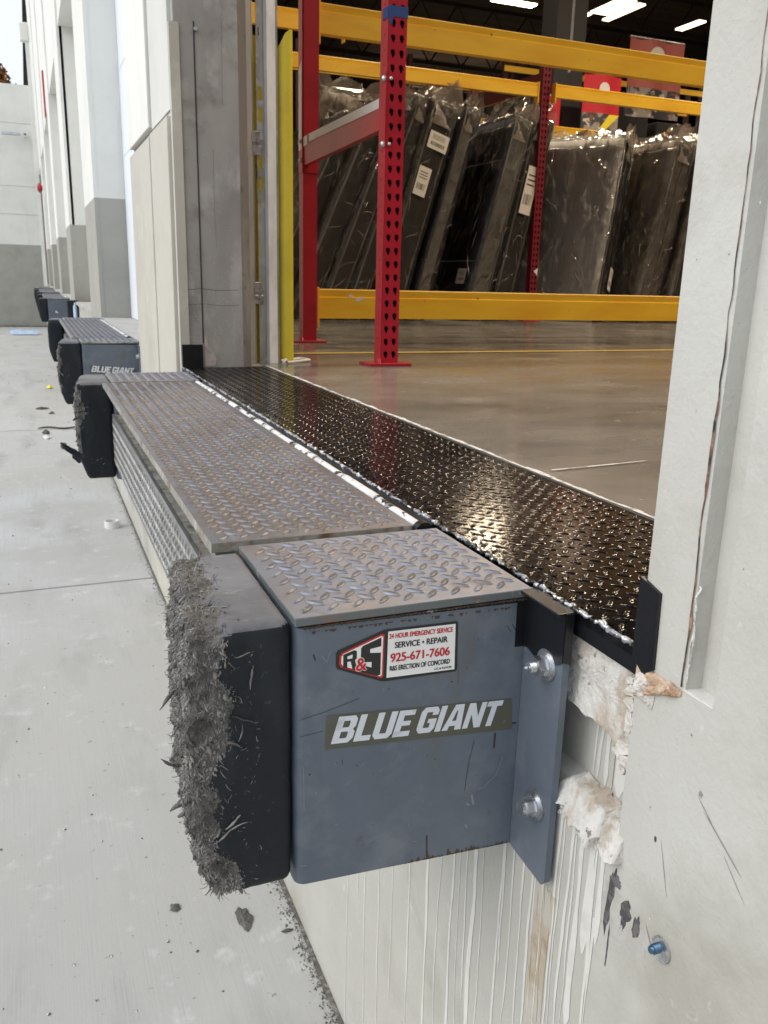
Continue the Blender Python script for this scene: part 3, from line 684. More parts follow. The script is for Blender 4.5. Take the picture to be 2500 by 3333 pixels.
    cache = rbox_pts(bm, c, h, .015 if n2 else .012, nn, disp)
    bm.normal_update()
    for f in bm.faces:
        cen = f.calc_center_median()
        if quality >= 1 and wgt(cen)[0] > .5: f.material_index = 1
        elif f.normal.z > .5: f.material_index = 2
    samples = []
    if quality >= 1:
        areas = [f for f in bm.faces if f.calc_center_median().x < .19]
        samples = [(f.calc_center_median(), f.normal.copy(), f.calc_area(), [v.co.copy() for v in f.verts]) for f in areas]
    rb = obj('rubber_bumper', bm, [m_rubber, m_fraydark, m_rubtop], t, True)
    if samples:
        bm = NB(); N = 27000 if n2 else 1800
        cum = []; tot = 0
        for s in samples:
            wv = wgt(s[0])[0]; tot += s[2] * (wv if wv > .02 else (.034 if s[1].z < .6 else .014)); cum.append(tot)
        import bisect
        for _ in range(N):
            s = samples[min(len(samples) - 1, bisect.bisect_left(cum, random.random() * tot))]
            a, b = random.random(), random.random(); vs = s[3]
            p = vs[0].lerp(vs[1], a).lerp(vs[3].lerp(vs[2], a), b); wv = wgt(p)[0]
            sz = random.lognormvariate(0, .38) * (1 if wv > .3 else .8) * (1 if n2 else 2.2)
            d = Vector((random.gauss(-.1, .35), random.gauss(0, .45), random.gauss(-.9, .45))).normalized() if wv > .3 else rndv(1).normalized()
            r = (.00074 if wv > .3 else .00036) * sz
            crumb(bm, p + s[1] * r * random.uniform(-.4, .7), s[1], random.uniform(.0018, .0042) * sz * (1 if wv > .3 else 1.3), r, d, 1 if random.random() < .24 else 0, 5 if n2 else 3)
        if n2:    # longer peeled strands and dark shreds that break the outline
            for _ in range(34):
                s = random.choice(samples)
                if wgt(s[0])[0] < .1: continue
                pts = [s[0].copy()]; d = (s[1] * .9 + rndv(.8) + Vector((0, 0, -.4))).normalized()
                for k in range(5): pts.append(pts[-1] + d * random.uniform(.0016, .0032)); d = (d + rndv(.5) + Vector((0, 0, -.2))).normalized()
                tube(bm, pts, [.0008, .0009, .0008, .0006, .0004, .0002], 5, random.choice((0, 1)))
            for _ in range(1900):     # fine frayed cord fibres
                s = random.choice(samples); wv = wgt(s[0])[0]
                if wv < .05 and random.random() < .93: continue
                pts = [s[0] + s[1] * .0006]; d = Vector((random.gauss(0, .5), random.gauss(0, .6), random.gauss(-.5, .7))).normalized(); cl_ = rndv(.5)
                for k in range(5): pts.append(pts[-1] + d * random.uniform(.0012, .0030)); d = (d + cl_ + s[1] * random.uniform(-.15, .3)).normalized()
                r_ = random.uniform(.00022, .00048); tube(bm, pts, [r_, r_, r_ * 1.2, r_, r_, r_ * .4], 4, 0)
            def shred(p, dr, L, wd, mi=1):
                pts = [Vector(p)]; d = Vector(dr).normalized(); k = 7
                for _ in range(k): pts.append(pts[-1] + d * L / k); d = (d + rndv(.28)).normalized()
                wd *= .62; L *= .7
                tube(bm, pts, [wd * q * random.uniform(.7, 1.2) for q in (.6, 1, 1.1, .8, 1, .7, .4, .2)], 6, mi)
            X = lambda y, z: frontx(y, z, y0) + .002
            shred((X(y0 + .03, -.165), y0 + .03, -.165), (-.9, 0, .35), .026, .0036)
            shred((X(y0 + .03, -.075), y0 + .04, -.070), (-.4, 0, -.9), .036, .0040)
            shred((X(y0 + .03, -.2), y0 + .03, -.205), (-.5, 0, -.8), .020, .0050)
            for k in range(6): shred((X(y0, -.30) + .004 + k * .004, y0 + .012, -.31), (-.5 + .2 * k, -.2, -1), random.uniform(.008, .016), .0014)
            for (a, z, L, w_, dr) in ((.158, -.232, .034, .0022, (1, -.2, .75)), (.150, -.245, .040, .0016, (1, -.2, .9)), (.162, -.045, .018, .0015, (.1, -.3, 1)), (.190, -.05, .022, .0020, (-.15, -.2, -1)), (.168, -.10, .030, .0012, (1, -.1, -.25)), (.178, -.11, .02, .0020, (.1, -.2, -1)), (.160, -.13, .020, .0024, (1, -.1, .2)), (.172, -.035, .03, .001, (1, -.1, .05)), (.155, -.07, .02, .0016, (.2, -.2, -1))):
                shred((a - .008, y0 - .0005, z), dr, L, w_, 0)
        obj('frayed_rubber', bm, [m_fray, m_fraydark], rb)
    # decals
    yy = y0 - .0005
    if decal:
        u = Vector((1, 0, -.084)).normalized(); sl = Vector((.30, 0, 1)); nrm = Vector((0, -1, 0))
        bm = NB(); 
        pts = [(.2625, -.1195), (.264, -.1183), (.491, -.1376), (.4935, -.1386), (.4968, -.1768), (.4945, -.1788), (.2615, -.1592), (.2605, -.1578)]
        vs = [bm.verts.new((x, yy, z)) for x, z in pts]; bm.faces.new(vs); bmesh.ops.recalc_face_normals(bm, faces=bm.faces)
        bp = obj('logo_backing', bm, m_bgolive, t)
        G = {
         'B': (.92, [[(0, 0), (.74, 0), (.92, .16), (.92, .40), (.80, .50), (.90, .60), (.90, .86), (.76, 1), (0, 1)], [(.30, .18), (.30, .42), (.58, .42), (.62, .38), (.62, .22), (.58, .18)], [(.30, .58), (.30, .82), (.56, .82), (.60, .78), (.60, .62), (.56, .58)]]),
         'L': (.74, [[(0, 0), (.74, 0), (.74, .20), (.30, .20), (.30, 1), (0, 1)]]),
         'U': (.90, [[(0, 1), (0, .16), (.16, 0), (.74, 0), (.90, .16), (.90, 1), (.60, 1), (.60, .20), (.30, .20), (.30, 1)]]),
         'E': (.78, [[(0, 0), (.78, 0), (.78, .20), (.30, .20), (.30, .41), (.68, .41), (.68, .59), (.30, .59), (.30, .80), (.78, .80), (.78, 1), (0, 1)]]),
         'G': (.90, [[(.16, 0), (.74, 0), (.90, .16), (.90, .54), (.46, .54), (.46, .38), (.60, .38), (.60, .20), (.30, .20), (.30, .80), (.60, .80), (.60, .68), (.90, .68), (.90, .86), (.76, 1), (.16, 1), (0, .84), (0, .16)]]),
         'I': (.30, [[(0, 0), (.30, 0), (.30, 1), (0, 1)]]),
         'A': (1.0, [[(0, 0), (.30, 0), (.33, .16), (.64, .16), (.66, 0), (1.0, 0), (.80, 1), (.34, 1)], [(.40, .36), (.50, .76), (.56, .76), (.61, .36)]]),
         'N': (.94, [[(0, 0), (.28, 0), (.28, .55), (.62, 0), (.94, 0), (.94, 1), (.66, 1), (.66, .45), (.32, 1), (0, 1)]]),
         'T': (.78, [[(.24, 0), (.54, 0), (.54, .79), (.80, .79), (.80, 1), (-.02, 1), (-.02, .79), (.24, .79)]]),
        }
        for word, x0, z0_, ww, hh in (('BLUE', .2672, -.1533, .0930, .0315), ('GIANT', .3682, -.1605, .1050, .0312)):
            tot = sum(G[c][0] for c in word) + .075 * (len(word) - 1); s = ww / tot; cx = 0
            bm = NB()
            for c_ in word:
                wl, loops = G[c_]
                me = fill2d([[(x, y) for x, y in lp] for lp in loops])
                o3 = Vector((x0, yy - .0004, z0_)) + u * cx * s
                add_me(bm, me, frame2(o3, u * s, sl * hh, nrm)); cx += wl + .075
            bmesh.ops.recalc_face_normals(bm, faces=bm.faces)
            obj('logo_word', bm, m_bgwhite, bp)
        if quality == 2:
            bm = NB(); k = 16
            for a in range(k):
                a0, a1 = a * math.tau / k, (a + 1) * math.tau / k; P = lambda r, q: (.4852 + r * math.cos(q), yy - .0004, -.1672 + r * math.sin(q))
                quad(bm, [P(.0016, a0), P(.0020, a0), P(.0020, a1), P(.0016, a1)])
            me = text2d('R'); fit(me, 0, .0014, 0, .0018); add_me(bm, me, frame2((.4846, yy - .0004, -.1681), (1, 0, 0), (0, 0, 1), nrm))
            obj('registered_mark', bm, mat('faded mark', (.20, .21, .21), .5), bp)
    if sticker:
        def pl(name, pts, m, par, k, rnd=0):
            bm = NB(); vs = [bm.verts.new((x, yy - k * .00022, z)) for x, z in pts]
            f = bm.faces.new(vs); bmesh.ops.recalc_face_normals(bm, faces=[f])
            if rnd: bmesh.ops.bevel(bm, geom=list(bm.verts), offset=rnd, segments=3, affect='VERTICES')
            return obj(name, bm, m, par)
        base = pl('service_sticker', [(.2722, -.0440), (.3278, -.0268), (.4166, -.0288), (.4184, -.0903), (.3268, -.0884), (.2722, -.0645)], m_stblack, t, 0, .0016)
        pl('sticker_red_border', [(.2762, -.0476), (.3276, -.0302), (.3272, -.0848), (.2757, -.0625)], m_stred, base, 1, .002)
        pl('sticker_emblem_panel', [(.2785, -.0489), (.3260, -.0328), (.3254, -.0822), (.2782, -.0612)], m_sticker, base, 2, .0016)
        pl('sticker_text_panel', [(.3318, -.0298), (.4134, -.0317), (.4147, -.0874), (.3312, -.0845)], m_sticker, base, 1)
        ux = Vector((1, 0, -.030)); 
        def line(body, x0, x1, z0_, z1_, m, bo=.00022, k=3):
            bm = NB(); bo = (z1_ - z0_) * .045
            for q, (dx, dz) in enumerate(((0, 0), (bo, 0), (-bo, 0), (bo * .6, bo * .5), (-bo * .6, -bo * .5))):
                me = text2d(body); fit(me, 0, x1 - x0, 0, z1_ - z0_)
                add_me(bm, me, frame2((x0 + dx, yy - k * .00022 - q * .00002, z0_ + dz), ux, Vector((0, 0, 1)), nrm_))
            obj('sticker_text', bm, m, base)
        nrm_ = Vector((0, -1, 0))
        line('24 HOUR EMERGENCY SERVICE', .3332, .4098, -.0383, -.0326, m_stred)
        line('SERVICE • REPAIR', .3400, .4040, -.0502, -.0433, m_stblack)
        line('925-671-7606', .3354, .4072, -.0663, -.0562, m_stred)
        line('R&S ERECTION OF CONCORD', .3348, .4080, -.0767, -.0709, m_stblack)
        line('LIC.# 667038', .3892, .4105, -.0843, -.0818, m_stblack)
        # emblem: heavy R and S growing to the right, red ampersand across
        def poly(loops, m, k, nm):
            me = fill2d(loops); bm = NB(); add_me(bm, me, frame2((0, yy - k * .00022, 0), (1, 0, 0), (0, 0, 1), nrm_)); bmesh.ops.recalc_face_normals(bm, faces=bm.faces); obj(nm, bm, m, base)
        poly([[(.2803, -.0640), (.2803, -.0490), (.2925, -.0455), (.2958, -.0470), (.2958, -.0552), (.2938, -.0572), (.2968, -.0700), (.2912, -.0680), (.2888, -.0580), (.2850, -.0580), (.2850, -.0655)],
              [(.2850, -.0518), (.2850, -.0548), (.2905, -.0548), (.2912, -.0515), (.2905, -.0502)]], m_stblack, 3, 'emblem_letter')
        poly([[(.3030, -.0420), (.3238, -.0352), (.3238, -.0455), (.3110, -.0470), (.3110, -.0515), (.3236, -.0530), (.3236, -.0790), (.3195, -.0800), (.3010, -.0728), (.3010, -.0640), (.3130, -.0690), (.3130, -.0625), (.3020, -.0610), (.3005, -.0580), (.3005, -.0445)]], m_stblack, 3, 'emblem_letter')
        for nm_, mm_, kk_, bo in (('emblem_ampersand_outline', m_sticker, 4, .0011), ('emblem_ampersand', m_stred, 5.5, .00045)):
            bm = NB()
            for q in range(9):
                a = q * math.tau / 8; r_ = 0 if q == 8 else bo
                me = text2d('&'); fit(me, 0, .0118, 0, .0142); add_me(bm, me, frame2((.2950 + r_ * math.cos(a), yy - kk_ * .00022 - q * .00002, -.0702 + r_ * math.sin(a)), (1, 0, -.02), (0, 0, 1), nrm_))
            obj(nm_, bm, mm_, base)
    return t
b1 = bumper_box(.780, 'large blue grey bumper box in front with service sticker and shredded rubber', 2, True)
b2 = bumper_box(2.880, 'bumper box at the far end of the nearest leveler with a torn rubber strip', 1, False, False)
b3 = bumper_box(4.640, 'bumper box of the second leveler with a worn white logo on its side', 1, False, True)
b4 = bumper_box(6.93, 'bumper box at the far end of the second leveler partly hidden', 0, False, False)
for k, (yy, lab) in enumerate(((12.72, 'fully visible far bumper box with small pale mark beyond the second leveler'), (15.0, 'bumper box just behind the far marked one'), (16.75, 'bumper box third from the far end'), (19.1, 'bumper box second from the far end'), (20.8, 'farthest bumper box near the end wall'))):
    c = copy_tree(b4, None, Vector(b4.location) + Vector((0, yy - 6.93, 0))); c['label'] = lab
    if k == 0:
        bm = NB(); prism(bm, [(.315, 12.719, -.19), (.36, 12.719, -.20), (.335, 12.719, -.175), (.325, 12.719, -.165)], (0, .0006, 0)); obj('pale_mark', bm, m_sticker, c)
# torn strip hanging from the second box
bm = NB()
for k, (L, a) in enumerate(((.085, 0.1), (.05, .5), (.035, .2))):
    pts = [Vector((.125 - .004 * k, 2.89 + .012 * k, -.245 - .008 * k))]; d = Vector((-.85, -.1, .25 + a)).normalized()
    for j in range(6): pts.append(pts[-1] + d * L / 6); d = (d + Vector((-.05, 0, .16)) + rndv(.12)).normalized()
    tube(bm, pts, [.014, .013, .010, .009, .010, .006, .003], 5)
obj('torn_strip', bm, m_rubber, b2)
# black bumper pads and dark red frame at the third door
t = thing('pit_bumper', 'black rubber pad with dark red steel frame at the third door', 'dock bumper', (.5, 11.3, -.1))
bm = NB(); box(bm, .42, .545, 11.22, 11.37, -.22, .015, .01); obj('rubber_pad', bm, m_rubber, t)
bm = NB(); box(bm, .558, .72, 11.28, 11.37, -.055, .005, .004); obj('red_crosspiece', bm, m_redpaint, t)
bm = NB(); box(bm, .565, .72, 11.30, 11.36, -.24, -.075, .006); obj('steel_box', bm, m_colst, t)
t = thing('water_bottle', 'small clear plastic bottle standing by the black pad at the third door', 'bottle', (.51, 11.1, -.2))
bm = NB(); tube(bm, [(.505, 11.15, -.2), (.505, 11.15, -.05), (.505, 11.15, -.03), (.505, 11.15, -.01)], [.022, .022, .01, .01], 10); obj('bottle_body', bm, m_bagblue, t)

# ------------------------------------------------------------------ broken concrete around the near jamb
def rough_patch(name, outline_fn, m, n=(30, 30), base=0, amp=.006, lab=None, sc_=40, par=bw):
    """outline_fn(s,t)->(y,z,edge) grid on the dock face, bulging toward -x"""
    bm = NB(); g = []
    for i in range(n[0] + 1):
        r = []
        for j in range(n[1] + 1):
            s, t_ = i / n[0], j / n[1]; y, z, x = outline_fn(s, t_)
            e = min(s, 1 - s, t_, 1 - t_) * 6; e = max(0, min(1, e))
            y += .0025 * fbm((y, z, 1), 70); z += .0025 * fbm((y, z, 9), 70)
            d_, _ = noise.voronoi(Vector((y * 1.0, z * 1.3, base)) * sc_ * 1.7); r.append(bm.verts.new((x - amp * e * (.7 + 1.1 * fbm((y, z, base), sc_, 7) + 1.1 * (d_[1] - d_[0]) + .35 * fbm((y, z, base), sc_ * 6, 3)), y, z)))
        g.append(r)
    for i in range(n[0]):
        for j in range(n[1]): f = bm.faces.new((g[i][j], g[i][j + 1], g[i + 1][j + 1], g[i + 1][j])); f.smooth = False
    bmesh.ops.recalc_face_normals(bm, faces=bm.faces)
    return obj(name, bm, m, par)
m_plaster = mat('broken patching plaster', (.52, .50, .46), .9, var=[((.62, .61, .58), (20, 20, 9), .42, .56, 6), ((.42, .36, .29), (22, 22, 9), .50, .62, 7), ((.40, .27, .17), (13, 13, 7), .58, .68, 6), ((.20, .18, .16), 80, .63, .69, 5)], bump=[(38, 1, .004, 8), (150, .8, .002, 6)])
def chunk(name, loop, xf, xb, jag=.0022, spread=.006, face_amp=.0012, m=None, tilt=(0, 0)):
    """jagged slab of broken plaster: outline (y, z), face at x = xf, fractured edge running back to xb"""
    pts = []
    for (a, b) in zip(loop, loop[1:] + loop[:1]):
        n = max(2, int(math.hypot(b[0] - a[0], b[1] - a[1]) / .0028))
        for k in range(n): pts.append((a[0] + (b[0] - a[0]) * k / n, a[1] + (b[1] - a[1]) * k / n))
    cy = sum(p[0] for p in pts) / len(pts); cz = sum(p[1] for p in pts) / len(pts)
    bm = NB(); rings = []
    X = lambda y, z: xf + tilt[0] * (y - cy) + tilt[1] * (z - cz)
    L = [(.06 * q, 0) for q in range(1, 16)] + [(.95, 0), (1.0, 0), (1.0, .3), (1.0, .65), (1.0, 1)]
    for li, (sc_k, dep) in enumerate(L):
        r = []
        for k, (y, z) in enumerate(pts):
            kj = sc_k ** 3; jy = kj * jag * fbm((y, z, 3), 90) * 2; jz = kj * jag * fbm((y, z, 8), 90) * 2
            d = Vector((y - cy, z - cz)).normalized() * (spread * dep * (.5 + fbm((y, z, 5 + li * 3), 60)))
            yy = cy + (y + jy - cy) * sc_k + d.x; zz = cz + (z + jz - cz) * sc_k + d.y
            x = X(yy, zz) + face_amp * 2.2 * fbm((yy, zz, 2), 30, 5) + (.0022 if li == 16 else 0) + .0007 * fbm((yy, zz, 4), 160, 3) + dep * (xb - xf)
            r.append(bm.verts.new((x, yy, zz)))
        rings.append(r)
    c = bm.verts.new((X(cy, cz), cy, cz)); n = len(pts)
    for k in range(n): bm.faces.new((rings[0][k], rings[0][(k + 1) % n], c))
    for a, b in zip(rings, rings[1:]):
        for k in range(n): bm.faces.new((a[k], a[(k + 1) % n], b[(k + 1) % n], b[k]))
    bmesh.ops.recalc_face_normals(bm, faces=bm.faces)
    return obj(name, bm, m or m_plaster, bw)
chunk('broken_plaster', [(.615, -.0295), (.765, -.0295), (.765, -.128), (.72, -.112), (.69, -.120), (.655, -.116), (.625, -.128), (.618, -.10), (.616, -.06)], .529, .5525)
# rocky broken arris beside the jamb
for k, (y, z, r_) in enumerate(((.612, -.040, .008), (.607, -.052, .010), (.611, -.066, .009), (.606, -.078, .010), (.610, -.092, .010), (.608, -.105, .011), (.614, -.118, .010), (.609, -.130, .009), (.621, -.126, .008), (.613, -.140, .006), (.603, -.118, .006), (.603, -.062, .006))):
    chunk('broken_stone', [(y + r_ * math.cos(a + k), z + r_ * .8 * math.sin(a + k)) for a in [j * math.tau / 5 for j in range(5)]], .5235 + .003 * fbm((k, 1, 1), 1.7), .5525, .003, .004, .003, m_chip)
bm = NB(); box(bm, .5515, .5519, .6555, .6563, -.203, -.12); part('pocket_seam', bm, mat('seam brown', (.26, .20, .15), .9))
chunk('broken_ledge', [(.632, -.206), (.660, -.203), (.700, -.203), (.712, -.214), (.708, -.236), (.690, -.229), (.668, -.243), (.650, -.238), (.636, -.248), (.628, -.230)], .5180, .540, .0018, .005, .0006, tilt=(0, .5))
chunk('broken_ledge', [(.590, -.206), (.612, -.200), (.629, -.206), (.626, -.232), (.606, -.242), (.592, -.236)], .5170, .540, .0018, .005, .0006, tilt=(.12, .45), m=m_chip)
for k in range(26):
    y, z, r_ = random.uniform(.60, .715), random.uniform(-.252, -.232), random.uniform(.0015, .004)
    chunk('plaster_crumb', [(y + r_ * math.cos(a), z + r_ * math.sin(a)) for a in (0, 1.5, 3, 4.6)], .5185, .5205, .001, .001, .0005)
# rust-coloured break at the foot of the jamb
rough_patch('rusty_break', lambda s, t_: (.538 + .064 * s, -.014 - (.006 + .032 * s) * t_, WX - .0008), m_rustconc, (70, 50), 2, .004, sc_=60)
rough_patch('pale_break', lambda s, t_: (.572 + .030 * s, -.020 - .030 * t_, WX - .0006), m_chip, (40, 40), 12, .004, sc_=60)
# bottom lip of the groove and cracked paint edge
bm = NB(); prism(bm, [(WX + .001, .498, -.015), (WX + .001, .538, -.015), (WX + .019, .534, -.015), (WX + .019, .510, -.015)], (0, 0, .0015)); part('groove_sill', bm, m_drip)
bm = NB(); ly = None
for k in range(90):
    z = -.012 + k * .011; wv = .0008 + .0032 * max(0, fbm((z, 1, 1), 12)) * (1 if z < .3 else .35)
    if z > .30: wv *= .55
    yc = .5400 + .0030 * fbm((z, 5, 2), 9) + .0016 * fbm((z, 8, 2), 40)
    cur = (yc, wv, z)
    if ly: quad(bm, [(WX - .0006, ly[0] - ly[1], ly[2]), (WX - .0006, cur[0] - cur[1], cur[2]), (WX - .0006, cur[0] + cur[1], cur[2]), (WX - .0006, ly[0] + ly[1], ly[2])])
    ly = cur
part('paint_crack', bm, mat('rusty crack', (.14, .07, .045), .95, var=[((.30, .20, .14), 70, .5, .6), ((.03, .025, .02), 30, .5, .6)]))
rough_patch('crack_crust', lambda s, t_: (.5345 + .0022 * s + .0008 * fbm((t_, 3, 3), 20), -.012 + .10 * t_, WX + .0018), m_chip, (5, 50), 3, .0012, sc_=120)

# paint drips down the dock face
bm = NB()
def drip(y, z0, L, w0, bul=1.2, mi=0):
    w0 *= random.uniform(.8, 1.7)
    n = max(6, int(L / .02)); X = WX - .0006; pts = []
    ph = random.random() * 50
    for k in range(n + 1):
        z = z0 - L * k / n; yy = y + .007 * fbm((z, ph, 0), 3.5) ; ww = w0 * (.75 + .6 * fbm((z, ph, 7), 7)) * (1 if k < n - 2 else bul)
        if k == n: ww *= .25
        pts.append((yy, z, max(.0004, ww / 2)))
    for a, b in zip(pts, pts[1:]):
        quad(bm, [(X, a[0] - a[2], a[1]), (X - .00012, a[0], a[1]), (X - .00012, b[0], b[1]), (X, b[0] - b[2], b[1])], mi)
        quad(bm, [(X - .00012, a[0], a[1]), (X, a[0] + a[2], a[1]), (X, b[0] + b[2], b[1]), (X - .00012, b[0], b[1])], mi)
for y, z0, L, w0 in ((.79, -.34, .95, .003), (.806, -.34, .22, .003), (.816, -.34, .95, .006), (.862, -.35, .9, .003), (.885, -.35, .9, .015), (.905, -.35, .35, .003), (.925, -.35, .55, .0025), (.948, -.35, .9, .005), (.990, -.35, .7, .003), (1.03, -.35, .9, .006),
                     (1.10, -.35, .9, .004), (1.17, -.35, .6, .003), (1.23, -.35, .9, .004), (1.30, -.35, .9, .005), (1.34, -.35, .5, .003), (1.40, -.35, .9, .004),
                     (.700, -.235, .95, .005), (.689, -.235, .5, .002), (.674, -.235, .9, .005), (.667, -.235, .4, .002), (.655, -.23, .28, .008), (.640, -.23, .16, .014), (.630, -.24, .9, .005), (.618, -.24, .12, .007), (.6245, -.33, .7, .003), (.72, -.26, .9, .003), (.745, -.35, .9, .004), (.765, -.35, .9, .003), (.735, -.3, .6, .003)):
    drip(y, z0, L, w0)
part('paint_drips', bm, m_drip)
bm = NB(); X0 = WX
WX = .552      # drips on the recessed pocket face
for y, z0, L, w0 in ((.688, -.10, .10, .003), (.680, -.10, .10, .004), (.672, -.11, .09, .009), (.645, -.12, .08, .018), (.630, -.11, .09, .014), (.612, -.10, .10, .005)): drip(y, z0, L, w0)
WX = X0
part('pocket_drips', bm, m_drip)
# rust streak, smears and gouges on the lower wall
bm = NB()
def blot(y, z, ry, rz, mi, seed, X=WX - .0003, tilt=0, n=26):
    c = bm.verts.new((X - .0002, y, z)); vs = []
    for k in range(n):
        a = k * math.tau / n; r = 1 + .55 * fbm((math.cos(a) * 1.2, math.sin(a) * 1.2, seed), 1.6, 4)
        dy, dz = ry * r * math.cos(a), rz * r * math.sin(a)
        vs.append(bm.verts.new((X, y + dy * math.cos(tilt) - dz * math.sin(tilt), z + dy * math.sin(tilt) + dz * math.cos(tilt))))
    for k in range(n): f = bm.faces.new((vs[k], vs[(k + 1) % n], c)); f.material_index = mi
blot(.603, -.293, .0055, .042, 0, 1, tilt=.05); blot(.594, -.262, .0075, .007, 2, 2); blot(.577, -.288, .0075, .019, 0, 4, tilt=.2); blot(.559, -.293, .0055, .016, 0, 9, tilt=.1); blot(.598, -.345, .0012, .03, 0, 11)
blot(.548, -.178, .002, .003, 0, 3); blot(.500, -.098, .0022, .003, 1, 6); blot(.468, -.128, .0010, .030, 1, 8, tilt=-1.0); blot(.49, -.112, .0008, .016, 1, 13, tilt=-.9); blot(.45, -.152, .0005, .02, 1, 15, tilt=-.8)
blot(.532, -.20, .0006, .022, 1, 17, tilt=-.3); blot(.540, -.285, .0009, .010, 1, 19, tilt=-.5); blot(.52, -.05, .0010, .0014, 1, 21); blot(.635, -.34, .0012, .012, 1, 23, tilt=-.3); blot(.56, -.15, .0009, .0012, 1, 25)
for k in range(60):
    blot(random.uniform(.30, .60), random.uniform(-.5, .5), random.uniform(.0003, .0009), random.uniform(.0003, .0012), random.choice((1, 1, 3)), k + 40, n=8)
part('scuff_marks', bm, [mat('black tar smear', (.055, .052, .052), .5, var=[((.13, .12, .12), 90, .5, .6)]), mat('grey scuff', (.25, .24, .225), .8), mat('dark knob', (.13, .12, .14), .6), m_drip])
bm = NB(); blot(.590, -.300, .035, .030, 0, 31, WX - .0002); blot(.565, -.31, .034, .014, 0, 33, WX - .00025, -.5)
part('dirty_smudge', bm, mat('thin grey smudge', (.40, .39, .36), .8, var=[((.46, .45, .42), 30, .45, .6), ((.33, .32, .30), (30, 90, 90), .62, .75)]))
# rust stain running down behind the flange
bm = NB()
for k in range(26):
    y = .722 + random.gauss(0, .010); drip(y, -.35 - random.random() * .03, random.uniform(.05, .5), random.uniform(.002, .006))
part('rust_stain', bm, mat('faint rust wash', (.42, .36, .27), .8, var=[((.34, .24, .15), 30, .55, .7), ((.47, .44, .38), 14, .5, .6)]))
# embedded wall bolt
t = thing('wall_anchor', 'small blue anchor bolt with washer low on the cream wall at right', 'bolt', (WX, .521, -.283))
bm = NB(); cyl(bm, (WX - .0002, .521, -.283), (WX - .0025, .521, -.283), .0125, 24); obj('washer', bm, m_zinc, t, autos=35)
bm = NB(); cyl(bm, (WX - .0025, .523, -.282), (WX - .010, .523, -.282), .0052, 6); cyl(bm, (WX - .010, .523, -.282), (WX - .013, .523, -.282), .0035, 8); obj('bolt_head', bm, mat('blue plated steel', (.06, .12, .19), .35, .6), t)

# ------------------------------------------------------------------ things on the yard
bm = NB()
for k in range(5200):
    y = 1.0 + 9 * random.random() ** 2; x = WX - abs(random.gauss(0, .017)) - .002; s = random.uniform(.001, .0045)
    c = Vector((x, y, GZ + .001)); vs = [bm.verts.new(c + Vector((random.uniform(-s, s), random.uniform(-s, s) * 1.6, 0))) for _ in range(4)]; tv = bm.verts.new(c + Vector((0, 0, s * .8)))
    for i in range(4): bm.faces.new((vs[i], vs[(i + 1) % 4], tv))
tag(obj('wall_foot_debris', bm, m_dirt), 'crumbly dark debris along the foot of the dock wall', 'debris', kind='stuff')
bm = NB(); pv = None
for k in range(120):
    y = .9 + k * .06; a = WX - .012 - .010 * fbm((y, 1, 1), 5); b = WX - .001
    if pv: quad(bm, [(pv[0], pv[1], GZ + .0035), (b, pv[1], GZ + .0035), (b, y, GZ + .0035), (a, y, GZ + .0035)])
    pv = (a, y)
tag(obj('wall_foot_gap', bm, m_dirt), 'dark open joint between the yard slab and dock wall', 'joint', kind='stuff')
bm = NB()
for k in range(420):
    y = 1.2 + 14 * random.random() ** 1.5; x = random.uniform(-1.6, .5) * (1 if y > 3 else .6); s = random.uniform(.0015, .005) * (1 + y * .12)
    if x > WX - .02: continue
    c = Vector((x, y, GZ + .001)); vs = [bm.verts.new(c + Vector((s * random.uniform(.4, 1.3) * math.cos(a), s * random.uniform(.4, 1.3) * math.sin(a), 0))) for a in (0, 1.3, 2.5, 3.8, 5)]; tv = bm.verts.new(c + Vector((0, 0, s * .7)))
    for i in range(5): f = bm.faces.new((vs[i], vs[(i + 1) % 5], tv)); f.material_index = random.choice((0, 0, 1))
tag(obj('yard_crumbs', bm, [m_dirt, m_paper]), 'scattered tiny crumbs and grit on the yard concrete', 'grit', kind='stuff')
t = thing('tape_roll', 'white roll of tape lying flat on the yard concrete', 'tape roll', (.384, 5.53, GZ))
bm = NB(); n = 28; cx, cy = .384, 5.53
P = lambda r, a, z: (cx + r * math.cos(a), cy + r * math.sin(a), z)
for k in range(n):
    a0, a1 = k * math.tau / n, (k + 1) * math.tau / n
    quad(bm, [P(.047, a0, GZ), P(.047, a1, GZ), P(.047, a1, GZ + .045), P(.047, a0, GZ + .045)]); quad(bm, [P(.038, a1, GZ), P(.038, a0, GZ), P(.038, a0, GZ + .045), P(.038, a1, GZ + .045)])
    quad(bm, [P(.038, a0, GZ + .045), P(.047, a0, GZ + .045), P(.047, a1, GZ + .045), P(.038, a1, GZ + .045)], 1)
obj('tape_ring', bm, [m_paper, m_dust], t)
def flake(name, label, cat, c, r, m, h=.006, seed=1, st=1.0):
    bm = NB(); c = Vector(c); n = 18; top = bm.verts.new(c + Vector((0, 0, h)))
    rng = [bm.verts.new(c + Vector((r * (1 + .5 * fbm((math.cos(k * .35), math.sin(k * .35), seed), 1.5)) * math.cos(k * math.tau / n), st * r * (1 + .5 * fbm((math.cos(k * .35), math.sin(k * .35), seed + 5), 1.5)) * math.sin(k * math.tau / n), h * .5 * random.random()))) for k in range(n)]
    for k in range(n): bm.faces.new((rng[k], rng[(k + 1) % n], top))
    bot = bm.verts.new(c - Vector((0, 0, .0)))
    for k in range(n): bm.faces.new((rng[(k + 1) % n], rng[k], bot))
    return tag(obj(name, bm, m), label, cat)
flake('rubber_scrap', 'dark torn rubber scrap on the concrete below the near bumper', 'scrap', (.385, 1.80, GZ + .001), .020, m_fraydark, .007, 3, 2.0)
